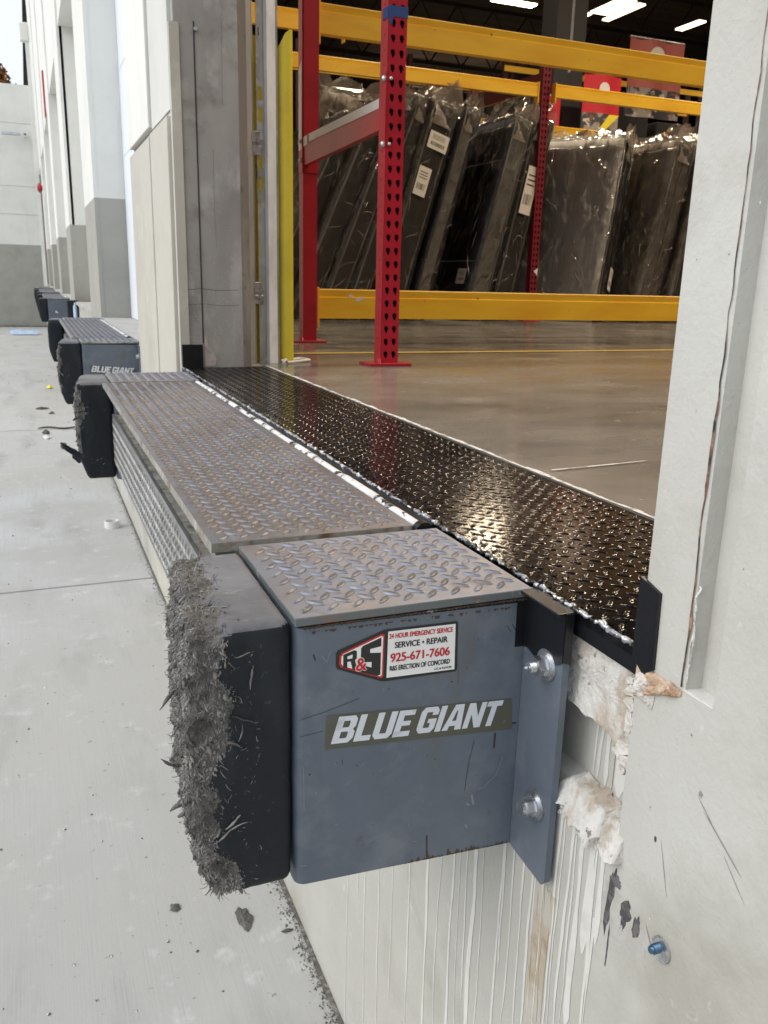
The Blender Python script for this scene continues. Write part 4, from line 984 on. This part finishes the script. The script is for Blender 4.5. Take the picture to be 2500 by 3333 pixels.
flake('rubber_scrap', 'small dark grey crumb of rubber left of the torn scrap', 'scrap', (.228, 1.90, GZ + .001), .014, m_fraydark, .009, 9)
flake('paint_chip', 'tiny white chip beside the torn rubber scrap on the yard', 'chip', (.395, 1.92, GZ + .001), .008, m_paper, .006, 5)
flake('rubber_scrap', 'thin dark shred near the foot of the dock wall', 'scrap', (.478, 1.72, GZ + .001), .016, m_fraydark, .005, 12, .4)
bm = NB(); bmesh.ops.create_icosphere(bm, subdivisions=3, radius=.030, matrix=Matrix.Translation((.192, 8.3, GZ + .03)))
for v in bm.verts: v.co += (v.co - Vector((.192, 8.3, GZ + .03))) * .12 * fbm(v.co, 40)
tag(obj('fallen_fruit', bm, m_olive, None, True), 'round olive green fruit lying beside the second bumper', 'fruit')
bm = NB(); tube(bm, [(-.02 + .05 * k, 9.45 + .06 * math.sin(k * .9) , GZ + .012) for k in range(9)], [.005, .009, .010, .010, .009, .011, .009, .008, .004], 6)
tag(obj('fallen_twig', bm, m_twig), 'long dark twig lying across the yard near the bumpers', 'twig')
bm = NB()
for i in range(22):
    for j in range(9):
        def q(i, j): 
            x = -.52 + .27 * i / 9; y = 24.2 + .5 * j / 9; return (x, y, GZ + .02 + .16 * max(0, math.sin(math.pi * j / 9)) * (.6 + .6 * fbm((x, y, 2), 4)))
        quad(bm, [q(i, j), q(i + 1, j), q(i + 1, j + 1), q(i, j + 1)])
tag(obj('plastic_bag', bm, m_bagblue, None, True), 'crumpled pale blue plastic bag on the ground before the far wall', 'bag')
flake('yellow_wrapper', 'small yellow wrapper beside the far bumper boxes', 'wrapper', (.17, 12.9, GZ + .001), .045, m_guard, .05, 5)
flake('white_litter', 'scrap of white litter left of the second leveler bumper', 'litter', (.055, 8.9, GZ + .001), .04, m_paper, .04, 5)
flake('dark_litter', 'dark scrap of litter left of the second leveler bumper', 'litter', (.05, 9.15, GZ + .001), .035, m_fraydark, .05, 8)
flake('dry_leaf', 'flat brown leaf lying left of the second bumper box', 'leaf', (.03, 10.9, GZ + .001), .07, m_twig, .03, 6, .6)
flake('dry_leaf', 'smaller brown leaf close to the bumper box of the second leveler', 'leaf', (.14, 10.5, GZ + .001), .04, m_twig, .03, 4, .6)

# ------------------------------------------------------------------ door track, guard and hook
t = thing('door_track', 'galvanised overhead door track standing at the far jamb', 'door track', (.86, 3.43, 0))
bm = NB(); prism(bm, [(.812, 3.40, 0), (.812, 3.44, 0), (.842, 3.44, 0), (.842, 3.425, 0), (.832, 3.41, 0)], (0, 0, 3)); obj('track_channel', bm, m_steelpale, t)
holes = []
def rect(x0, x1, z0, z1): return [(x0, z0), (x1, z0), (x1, z1), (x0, z1)]
for z in (.985, .91, .74, .665): holes.append(rect(.862, .877, z, z + .05))
for z in (1.20, .60, .42, .26): holes.append(rect(.864, .868, z, z + .035))
for z in (1.5, 1.6): holes.append(rect(.862, .877, z, z + .05))
me = fill2d([rect(.856, .885, 0, 3)] + holes, .001); bm = NB(); add_me(bm, me, frame2((0, 3.43, 0), (1, 0, 0), (0, 0, 1), (0, -1, 0))); bmesh.ops.recalc_face_normals(bm, faces=bm.faces); obj('slotted_angle', bm, m_galv, t)
bm = NB(); prism(bm, [(.885, 3.428, 0), (.893, 3.412, 0), (.930, 3.425, 0), (.930, 3.43, 0), (.893, 3.418, 0), (.886, 3.432, 0)], (0, 0, 3)); obj('bright_flange', bm, mat('galvanised with painted sheen', (.88, .92, .94), .4, .1, var=[((.70, .74, .76), (20, 20, 6), .45, .65)]), t)  # near-white base colour carries the flange's bright reflection
bm = NB(); box(bm, .930, .942, 3.44, 3.47, 0, 3); obj('rear_angle', bm, m_galv, t)
for zz in (.79, .235):
    bm = NB(); box(bm, .832, .872, 3.415, 3.427, zz, zz + .035, .003); box(bm, .832, .862, 3.408, 3.424, zz + .045, zz + .085, .003); box(bm, .825, .86, 3.42, 3.428, zz + .01, zz + .075); cyl(bm, (.866, 3.415, zz + .05), (.866, 3.40, zz + .05), .005, 8)
    obj('splice_bracket', bm, m_zinc, t)
t = thing('door_guard', 'tall yellow curved steel guard protecting the door track', 'guard', (.92, 3.52, 0))
bm = NB(); prism(bm, [(.835, 3.54, 0), (.93, 3.54, 0), (.93, 3.545, 0), (.835, 3.545, 0)], (0, 0, 1.235)); obj('guard_back', bm, m_guard, t)
bm = NB(); pts = [(.948 + .046 * math.sin(a), 3.545 - .055 * (1 - math.cos(a))) for a in [R(-4 + 94 * k / 10) for k in range(11)]]
pts = [(.944, 3.51), (.950, 3.486), (.962, 3.470), (.980, 3.462), (.996, 3.460), (1.007, 3.462), (1.011, 3.474)]; back = [(x, y + .006) for x, y in reversed(pts)]
ring = pts + back
lo = [bm.verts.new((x, y, .0)) for x, y in ring]; hi = [bm.verts.new((x, y, 1.165 + min(.085, (x - .944) * 2.0))) for x, y in ring]
for k in range(len(ring)):
    j = (k + 1) % len(ring); f = bm.faces.new((lo[k], lo[j], hi[j], hi[k])); f.smooth = True
bm.faces.new(hi); bm.faces.new(lo[::-1]); bmesh.ops.recalc_face_normals(bm, faces=bm.faces)
obj('guard_face', bm, m_guard, t, autos=50)
bm = NB(); pts = [(1.05, 3.50, .010), (1.07, 3.44, .009), (1.00, 3.39, .008), (.955, 3.37, .006), (.940, 3.34, .02), (.925, 3.33, .006)]
tube(bm, pts, .0055, 8); cyl(bm, (.95, 3.45, .006), (1.05, 3.50, .010), .0055, 8)
tag(obj('white_hook', bm, m_paper), 'bent white metal hook lying on the floor by the yellow guard', 'hook')

# ------------------------------------------------------------------ pallet rack
def teardrop(cx, cz, w=.0092, h=.0155, flip=1):
    pts = []
    for k in range(7):
        a = R(0 + 180 * k / 6); pts.append((cx + w * math.cos(a), cz + h * .35 + w * .9 * math.sin(a)))
    pts += [(cx - w * .8, cz - h * .2), (cx - w * .1, cz - h), (cx + w * .5, cz - h * .9), (cx + w * .95, cz - h * .2)]
    return pts
def post(par, x0, y0, H, perforated=True, name='post', m=None):
    """C-section upright, front web on the -y side"""
    W_, D_ = .076, .072; bm = NB()
    hl = []
    if perforated:
        for k in range(int(H / .0508)):
            z = .045 + k * .0508
            hl += [teardrop(x0 + W_ * .27, z), teardrop(x0 + W_ * .73, z)]
    nz_ = int(H / .0508)
    for k in range(nz_):
        za, zb = (.010 if k == 0 else .020 + k * .0508), .020 + (k + 1) * .0508
        me = fill2d([rect(x0 + .001, x0 + W_ - .001, za, zb)] + hl[2 * k:2 * k + 2], .001)
        add_me(bm, me, frame2((0, y0 + .001, 0), (1, 0, 0), (0, 0, 1), (0, -1, 0)))
    me = fill2d([rect(y0 + .001, y0 + D_, .01, H)] + [[(y0 + .035 + .0035 * math.cos(a * math.tau / 6), z_ + .006 * math.sin(a * math.tau / 6)) for a in range(6)] for z_ in [.06 + k * .0508 for k in range(int(H / .0508) - 1)]], .001)
    add_me(bm, me, frame2((x0, 0, 0), (0, 1, 0), (0, 0, 1), (-1, 0, 0)))
    box(bm, x0 + W_ - .002, x0 + W_, y0 + .0002, y0 + D_, .01, H)
    box(bm, x0 + .002, x0 + .02, y0 + D_ - .002, y0 + D_, .01, H); box(bm, x0 + W_ - .02, x0 + W_ - .002, y0 + D_ - .002, y0 + D_, .01, H)
    bmesh.ops.recalc_face_normals(bm, faces=bm.faces)
    p = obj(name, bm, m or m_red, par)
    bm = NB(); box(bm, x0 + .004, x0 + W_ - .004, y0 + .030, y0 + .034, .012, H); obj('post_hollow_shade', bm, m_redin, p)  # near-black sheet in the hollow post stands in for its shade
    bm = NB(); box(bm, x0 - .06, x0 + W_ + .05, y0 - .03, y0 + D_ + .02, 0.0005, .012, .002); cyl(bm, (x0 - .012, y0 - .012, .012), (x0 - .012, y0 - .012, .03), .009, 6); obj('foot_plate', bm, m_red, p)
    return p
t = thing('rack_frame', 'nearest red rack frame with teardrop holes and white taped crossbar', 'rack frame', (1.36, 3.9, 0), 'red pallet rack frames')
P1 = post(t, 1.316, 3.25, 3.6, True); P2 = post(t, 1.371, 4.52, 3.6, False)
bm = NB(); box(bm, 1.3105, 1.3155, 3.248, 3.30, .84, 1.10); 
for z in (1.075, .845): 
    bmesh.ops.create_uvsphere(bm, u_segments=10, v_segments=6, radius=.014, matrix=Matrix.Translation((1.3095, 3.262, z))); bmesh.ops.create_uvsphere(bm, u_segments=8, v_segments=6, radius=.008, matrix=Matrix.Translation((1.330, 3.246, z)))
for f in bm.faces: 
    if len(f.verts) < 5 and f.calc_area() < .0002: f.material_index = 1
obj('bolted_connector', bm, [m_red, m_zinc], t, autos=50)
bm = NB(); prism(bm, [(1.318, 3.31, .905), (1.318, 3.31, 1.02), (1.318, 4.53, 1.045), (1.318, 4.53, .905)], (.03, 0, 0)); cb = obj('crossbar', bm, m_red, t)
for v in cb.data.vertices:
    if v.co.y > .5: v.co.x += .055
bm = NB(); quad(bm, [(1.3160, 3.33, .983), (1.3160, 3.33, 1.018), (1.3643, 4.40, 1.040), (1.3643, 4.40, 1.003)]); quad(bm, [(1.3655, 4.43, .995), (1.3655, 4.43, 1.038), (1.3695, 4.52, 1.040), (1.3695, 4.52, .992)]); obj('white_tape', bm, m_tape, cb)
bm = NB(); box(bm, 1.364, 1.370, 4.515, 4.58, .87, 3.6); box(bm, 1.366, 1.452, 4.511, 4.519, .87, 3.6); box(bm, 1.3700, 1.3925, 4.505, 4.5105, .88, 3.6)
obj('post_sleeve', bm, m_red, P2)
bm = NB(); quad(bm, [(1.3630, 4.52, .98), (1.3630, 4.578, .98), (1.3630, 4.578, 1.36), (1.3630, 4.52, 1.40)]); obj('white_strip', bm, m_tape, P2)
bm = NB()
for z in (1.02, .93): bmesh.ops.create_uvsphere(bm, u_segments=8, v_segments=6, radius=.012, matrix=Matrix.Translation((1.360, 4.53, z)))
obj('sleeve_bolt', bm, m_zinc, P2, True)
bm = NB(); box(bm, 1.314, 1.394, 3.2475, 3.249, 1.285, 1.322); box(bm, 1.3125, 1.3148, 3.249, 3.30, 1.28, 1.318); box(bm, 1.317, 1.332, 3.2470, 3.249, 1.26, 1.29); obj('blue_tape', bm, m_bluetape, P1)

def beam(x0, x1, y, z0, z1, lab, d=.045, grp='yellow rack beams'):
    t = thing('rack_beam', lab, 'rack beam', ((x0 + x1) / 2, y, (z0 + z1) / 2), grp)
    bm = NB(); s = (z1 - z0)
    prism(bm, [(x0, y, z0), (x0, y, z0 + s * .72), (x0, y + .006, z0 + s * .74), (x0, y + .002, z1 - .004), (x0, y + .006, z1), (x0, y + d, z1), (x0, y + d, z0)], (x1 - x0, 0, 0)); obj('beam_rail', bm, m_beam, t)
    bm = NB(); box(bm, x0 - .006, x0 + .004, y - .006, y + d + .01, z0 - .05, z1 + .01); box(bm, x1 - .004, x1 + .006, y - .006, y + d + .01, z0 - .05, z1 + .01); obj('end_bracket', bm, m_beam, t)
    return t
b = beam(1.47, 5.2, 4.56, .128, .286, 'lowest amber beam across the floor in front of the mattresses', .05)
bm = NB()
for (x, z, s) in ((1.655, .252, .016), (1.70, .232, .02), (1.73, .240, .014)):
    pts = [(x + s * math.cos(k) * (1 + .5 * fbm((k, x, 1), 3)), 4.5595, z + s * .55 * math.sin(k) * (1 + .5 * fbm((k, z, 1), 3))) for k in [j * math.tau / 12 for j in range(12)]]
    prism(bm, pts, (0, -.001, 0))
obj('paper_scrap', bm, m_paper, b)
beam(1.47, 5.2, 4.56, 1.543, 1.684, 'highest amber beam crossing the top of the doorway view', .05)
beam(-0.0 + 1.0, 4.30, 7.06, 1.94, 2.05, 'dim amber beam behind the rear red post at left', .05)
beam(4.48, 8.0, 7.06, 1.952, 2.06, 'dim amber beam starting at the farther red post', .05)
beam(1.0, 2.6, 7.4, 2.30, 2.45, 'short dark amber beam behind the door track', .05)
beam(1.0, 2.12, 7.4, 1.62, 1.73, 'upper of two low amber shelves behind the yellow guard', .05); beam(1.0, 2.12, 7.4, 1.47, 1.58, 'lower of two low amber shelves behind the yellow guard', .05)
beam(4.48, 6.2, 8.6, 1.90, 2.02, 'upper amber shelf right of the farther red post', .05); beam(4.48, 6.2, 8.6, 1.72, 1.85, 'lower amber shelf right of the farther red post', .05)
t = thing('rack_frame', 'farther shaded red rack frame between the two mattress rows', 'rack frame', (4.4, 7.6, 0), 'red pallet rack frames')
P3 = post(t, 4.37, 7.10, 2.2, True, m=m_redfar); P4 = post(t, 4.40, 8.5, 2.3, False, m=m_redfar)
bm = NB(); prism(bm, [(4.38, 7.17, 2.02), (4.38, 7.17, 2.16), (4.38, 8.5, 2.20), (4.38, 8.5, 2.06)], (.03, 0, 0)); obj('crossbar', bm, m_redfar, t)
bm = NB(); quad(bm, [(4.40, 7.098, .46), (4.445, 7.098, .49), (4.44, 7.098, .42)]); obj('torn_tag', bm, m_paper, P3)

# ------------------------------------------------------------------ bagged mattresses
def mattress(label, base, lean, yaw, T=.24, D=1.5, H=2.0, body=m_navy, sidem=m_greyfab, facem=None, tags=(), tie=False, band=False, pip=2, bunch=True):
    """local: thickness x 0..T, depth y 0..D, height z 0..H; leans toward +x"""
    t = thing('bagged_mattress', label, 'mattress', (0, 0, 0), 'bagged mattresses leaning in rows')
    bm = NB(); rbox_pts(bm, Vector((T / 2, D / 2, H / 2)), (T / 2, D / 2, H / 2), .035, (4, 10, 14)); obj('mattress_body', bm, facem or body, t)
    bm = NB(); box(bm, .025, T - .025, -.004, .03, .02, H - .02, .008); obj('side_panel', bm, sidem, t)
    bm = NB()
    for k in range(pip):
        x = .02 + (T - .04) * k / max(1, pip - 1); tube(bm, [(x, -.006, .03), (x, -.008, H / 2), (x, -.006, H - .03)], .008, 6); 
    obj('piping', bm, m_cord, t)
    if band:
        bm = NB()
        for z in (.55, 1.45): tube(bm, [(-.004, .05, z), (-.004, D - .05, z)], .006, 5)
        obj('seam_cord', bm, m_cord, t)
    # film: slightly larger wrinkled skin
    def dsp(w, n): return w + n * (.010 + .014 * fbm(w + Vector((base[0], base[1], 0)), 3.5, 4) + .006 * fbm((w.x * 2, w.y * 2, w.z * 9), 1.5))
    bm = NB(); rbox_pts(bm, Vector((T / 2, D / 2, H / 2)), (T / 2 + .02, D / 2 + .02, H / 2 + .02), .04, (8, 30, 44), dsp); obj('plastic_bag', bm, m_film, t)
    if bunch:
        bm = NB(); n = 26; m_ = 7; g = []
        for i in range(n + 1):
            r = []
            for j in range(m_ + 1):
                s = i / n; q = j / m_
                y = D * s; z = H - .10 + (.10 + (.16 + .13 * fbm((s * 3, base[0], 0), 2)) ) * q; x = T / 2 + .06 * q * math.sin(s * 17 + base[0] * 5) - (T / 2 + .015) * (1 - q) ** 2
                r.append(bm.verts.new((x, y + .03 * math.sin(q * 5 + s * 9), z + .02 * fbm((s * 9, q * 3, 2), 2))))
            g.append(r)
        for i in range(n):
            for j in range(m_): f = bm.faces.new((g[i][j], g[i + 1][j], g[i + 1][j + 1], g[i][j + 1])); f.smooth = True
        n = 5; g = []
        for i in range(n + 1):
            r = []
            for j in range(m_ + 1):
                s = i / n; q = j / m_; r.append(bm.verts.new((T * s + .03 * math.sin(q * 7 + s * 4), -.022 - .02 * math.sin(q * 6 + s * 3), H - .20 + (.34 + .12 * fbm((s * 2, base[0], 1), 2)) * q)))
            g.append(r)
        for i in range(n):
            for j in range(m_): f = bm.faces.new((g[i][j], g[i + 1][j], g[i + 1][j + 1], g[i][j + 1])); f.smooth = True
        obj('bunched_film', bm, m_filmbunch, t)
    bm = NB()
    for _ in range(46):
        s_ = random.random()
        if s_ < .62:      # creases on the broad face
            y, z = random.uniform(0, D * .9), random.uniform(.15, H - .05); L_ = random.uniform(.04, .26); a = random.gauss(1.15, .5)
            pts = [Vector((-.034 - .006 * math.sin(q * .7), y + L_ * math.cos(a) * q / 5, z + L_ * math.sin(a) * q / 5 + .012 * math.sin(q * 1.3))) for q in range(6)]
        else:
            x, z = random.uniform(0, T), random.uniform(.15, H - .05); L_ = random.uniform(.03, .16); a = random.gauss(.9, .6)
            pts = [Vector((x + L_ * math.cos(a) * q / 5, -.034, z + L_ * math.sin(a) * q / 5 + .008 * math.sin(q * 1.3))) for q in range(6)]
        pts = [p for p in pts if p.z < H + .03 and p.x < T + .03]
        if len(pts) > 3: r_ = random.uniform(.0012, .0032); tube(bm, pts, [r_ * .3] + [r_] * (len(pts) - 2) + [r_ * .2], 5)
    obj('film_crease_glints', bm, m_fold, t)
    for (face, a, z, w_, h_) in tags:
        bm = NB()
        if face == 'f':   # on the broad face -x
            P = lambda yy, zz, k=0: (-.045 - k * .001, yy, zz)
        else: P = lambda yy, zz, k=0: (yy, -.045 - k * .001, zz)
        quad(bm, [P(a, z), P(a + w_, z), P(a + w_, z + h_), P(a, z + h_)])
        lb = obj('paper_label', bm, m_label, t)
        bm = NB()
        for q in range(9):
            u = a + w_ * (.15 + .08 * q); ww = w_ * random.choice((.02, .035, .05)); quad(bm, [P(u, z + h_ * .2, 1), P(u + ww, z + h_ * .2, 1), P(u + ww, z + h_ * .42, 1), P(u, z + h_ * .42, 1)])
        for q in range(3): quad(bm, [P(a + w_ * .15, z + h_ * (.6 + .1 * q), 1), P(a + w_ * .8, z + h_ * (.6 + .1 * q), 1), P(a + w_ * .8, z + h_ * (.63 + .1 * q), 1), P(a + w_ * .15, z + h_ * (.63 + .1 * q), 1)])
        obj('barcode', bm, m_ink, lb)
    t.location = base; t.rotation_euler = (0, R(lean), R(yaw))
    return t
mattress('upright taupe mattress standing behind the left row of black ones', (2.55, 8.75, 0), 4, -62, .25, 1.3, 2.12, m_taupe, m_taupe)
mattress('leftmost black mattress leaning far over behind the near red posts', (1.75, 7.25, 0), 27, 6, .26, 1.4, 1.9, m_blackfab, m_blackfab, tags=())
mattress('black mattress showing between the two near red posts', (2.02, 7.15, 0), 24, 4, .2, 1.4, 1.95, m_blackfab, m_blackfab)
mattress('thin black mattress with grey piping just left of the front red post', (2.27, 7.1, 0), 22, 4, .17, 1.4, 1.98, m_blackfab, m_blackfab)
mattress('black mattress mostly behind the front red post', (2.50, 7.1, 0), 20, 3, .17, 1.4, 1.98, m_blackfab, m_blackfab)
mattress('black mattress with two paper labels and a yellow dot right of the front post', (2.76, 7.05, 0), 16.5, 3, .24, 1.4, 1.92, m_blackfab, m_blackfab, tags=(('s', .03, 1.52, .19, .14), ('s', .02, 1.12, .12, .24)), pip=2)
mattress('navy mattress with a pale grey side panel in the left row', (3.13, 7.1, 0), 15.5, 3, .14, 1.5, 1.88, m_navy, m_greyfab, tags=(('f', .06, .35, .16, .14),), band=True, pip=1)
mattress('navy mattress with a striped side panel in the left row', (3.68, 7.1, 0), 14, 3, .20, 1.5, 1.84, m_navy, m_greyfab, tags=(('f', .08, .33, .16, .14),), band=True, pip=2)
mattress('charcoal mattress with a long label beside the farther red post', (3.97, 7.15, 0), 12, 3, .20, 1.4, 1.84, m_blackfab, m_blackfab, tags=(('s', .03, 1.0, .12, .42),))
mattress('wide pale faced mattress with dark side right of the farther red post', (5.00, 6.95, 0), 18.5, 38, .30, 1.30, 1.84, m_blackfab, m_blackfab, facem=m_palefab, tags=(('s', .14, .38, .10, .22),), pip=3)
mattress('light taupe mattress with double piping in the right row', (5.52, 7.0, 0), 12, 8, .25, 1.4, 1.76, m_taupe, m_taupe, pip=3)
mattress('brownish mattress at the right end of the row beside the white jamb', (5.92, 7.0, 0), 10, 8, .24, 1.4, 1.76, m_taupe, m_blackfab, pip=2)
bm = NB(); quad(bm, [(3.145, 6.98, 1.31), (3.18, 6.98, 1.35)] + [(3.145, 6.98, 1.39), (3.11, 6.98, 1.35)]); 
# back wall of stacked pale stock behind the first rack bay
# ------------------------------------------------------------------ hall interior far away
for i, (x, y, rz, lab) in enumerate(((11.6, 20.46, 0, 'brightest long ceiling lamp at the top middle of the doorway'), (11.28, 31.8, 0, 'small ceiling lamp seen between the two near red posts'), (17.03, 26.5, 0, 'small ceiling lamp at upper right beside the dark column'), (10.9, 9.0, 0, 'ceiling lamp above the mattress rows'), (5.2, 9.0, 0, 'ceiling lamp over the nearest rack bay'), (5.2, 15.5, 0, 'ceiling lamp over the second aisle left'), (5.6, 3.5, 0, 'added unseen ceiling lamp just inside the dock door'), (9.5, 3.5, 0, 'added unseen ceiling lamp deeper inside past the dock door'), (5.6, -2.5, 0, 'added unseen ceiling lamp behind the near wall'), (14, 3.5, 0, 'added unseen ceiling lamp deepest inside level with the dock door'), (17.2, 15.5, 0, 'ceiling lamp over the far right aisle'))):
    t = thing('ceiling_lamp', lab, 'ceiling lamp', (x, y, 7.0), 'ceiling lamps of the hall')
    bm = NB(); box(bm, x - .62, x + .62, y - .16, y + .16, 7.03, 7.10, .01); obj('lamp_housing', bm, m_lens, t)
    bm = NB(); box(bm, x - .58, x + .58, y - .13, y + .13, 7.0, 7.03); obj('lamp_tube', bm, m_lamp, t)
    la = bpy.data.lights.new('lamp_light', 'AREA'); la.shape = 'RECTANGLE'; la.size = 1.2; la.size_y = .3; la.energy = {(5.6, 3.5): 150, (9.5, 3.5): 240, (5.6, -2.5): 230, (5.2, 9.0): 240, (10.9, 9.0): 240}.get((x, y), 140); la.color = (1, .80, .58)
    lo_ = bpy.data.objects.new('lamp_light', la); sc.collection.objects.link(lo_); lo_.location = (x, y, 6.97)
t = thing('steel_column', 'dark square steel column rising behind the top beam', 'column', (9.3, 14, 0))
bm = NB(); box(bm, 9.0, 9.62, 14.3, 14.8, 0, 8.5); obj('column_shaft', bm, m_colst, t); bm = NB(); box(bm, 8.9, 9.72, 14.2, 14.9, 0, .05); obj('base_plate', bm, m_colst, t)
bm = NB(); cyl(bm, (9.09, 13.95, 3.95), (9.09, 13.95, 8.4), .022, 6); tag(obj('hanging_rod', bm, m_galv), 'thin pale rod hanging from the roof beside the dark column', 'rod')
def banner(lab, x0, x1, y, z0, z1, mred, pic=0.45, grp='banners hanging in the hall'):
    t = thing('hanging_banner', lab, 'banner', ((x0 + x1) / 2, y, z1), grp)
    bm = NB(); n = 10; zp = z0 + (z1 - z0) * pic
    for i in range(n):
        a, b = x0 + (x1 - x0) * i / n, x0 + (x1 - x0) * (i + 1) / n; f = lambda x: y + .03 * math.sin(x * 9)
        quad(bm, [(a, f(a), zp), (b, f(b), zp), (b, f(b), z1), (a, f(a), z1)])
    obj('banner_cloth', bm, mred, t, True)
    bm = NB()
    for i in range(n):
        a, b = x0 + (x1 - x0) * i / n, x0 + (x1 - x0) * (i + 1) / n; f = lambda x: y + .03 * math.sin(x * 9)
        quad(bm, [(a, f(a), z0), (b, f(b), z0), (b, f(b), zp), (a, f(a), zp)])
    obj('banner_picture', bm, m_photo, t, True)
    bm = NB(); cx = (x0 + x1) / 2; 
    bmesh.ops.create_circle(bm, cap_ends=True, radius=(x1 - x0) * .14, segments=16, matrix=Matrix.Translation((cx, y - .045, z1 - (z1 - z0) * .22)) @ Matrix.Rotation(R(90), 4, 'X')); obj('white_mark', bm, m_paper, t)
    cyl_ = NB(); cyl(cyl_, (x0, y, z1), (x1, y, z1), .02, 6); obj('banner_rod', cyl_, m_galv, t)
    return t
ba = banner('red banner with a photograph below and a white mark above', 9.2, 9.98, 13.6, 2.75, 3.92, m_banner, .45)
bm = NB(); quad(bm, [(9.52, 13.54, 3.0), (9.66, 13.54, 3.0), (9.93, 13.54, 3.26), (9.72, 13.54, 3.26)]); quad(bm, [(9.62, 13.53, 2.80), (9.90, 13.53, 2.80), (9.92, 13.53, 3.0), (9.74, 13.53, 2.98)], 1); obj('yellow_stripe', bm, [m_guard, m_taupe], ba)
banner('narrow red banner half hidden behind the farther red post', 8.5, 8.98, 14.0, 2.7, 3.56, m_banner, .4)
banner('faded red banner at upper right next to the white jamb', 11.1, 12.4, 15.0, 3.6, 5.0, m_bannerpale, .38)
# distant stock racks so the hall is not empty
for i, (x0, x1, y, lab) in enumerate(((3, 16, 19, 'distant dark rack row across the middle of the hall'), (9.5, 20, 17, 'distant dark rack row to the right of the hall'))):
    t = thing('distant_rack', lab, 'rack', ((x0 + x1) / 2, y, 0), 'distant racks in the hall')
    bm = NB()
    x = x0
    while x < x1: box(bm, x, x + .1, y, y + .1, 0, 5.2); x += 2.6
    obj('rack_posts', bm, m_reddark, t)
    bm = NB()
    for z in (1.6, 3.1, 4.6): box(bm, x0, x1, y - .04, y, z, z + .11)
    obj('rack_beams', bm, m_beam, t)
    x = x0 + .15
    while x < x1 - 1:
        for z in (3.22,):
            bm = NB(); box(bm, x, x + random.uniform(.7, 1.1), y + .05, y + 1, z, z + random.uniform(.7, 1.2), .02)
            tag(obj('stored_carton', bm, m_blackfab), 'dark wrapped carton on the top shelf of a distant rack', 'carton', 'cartons on the distant racks')
        x += 1.3
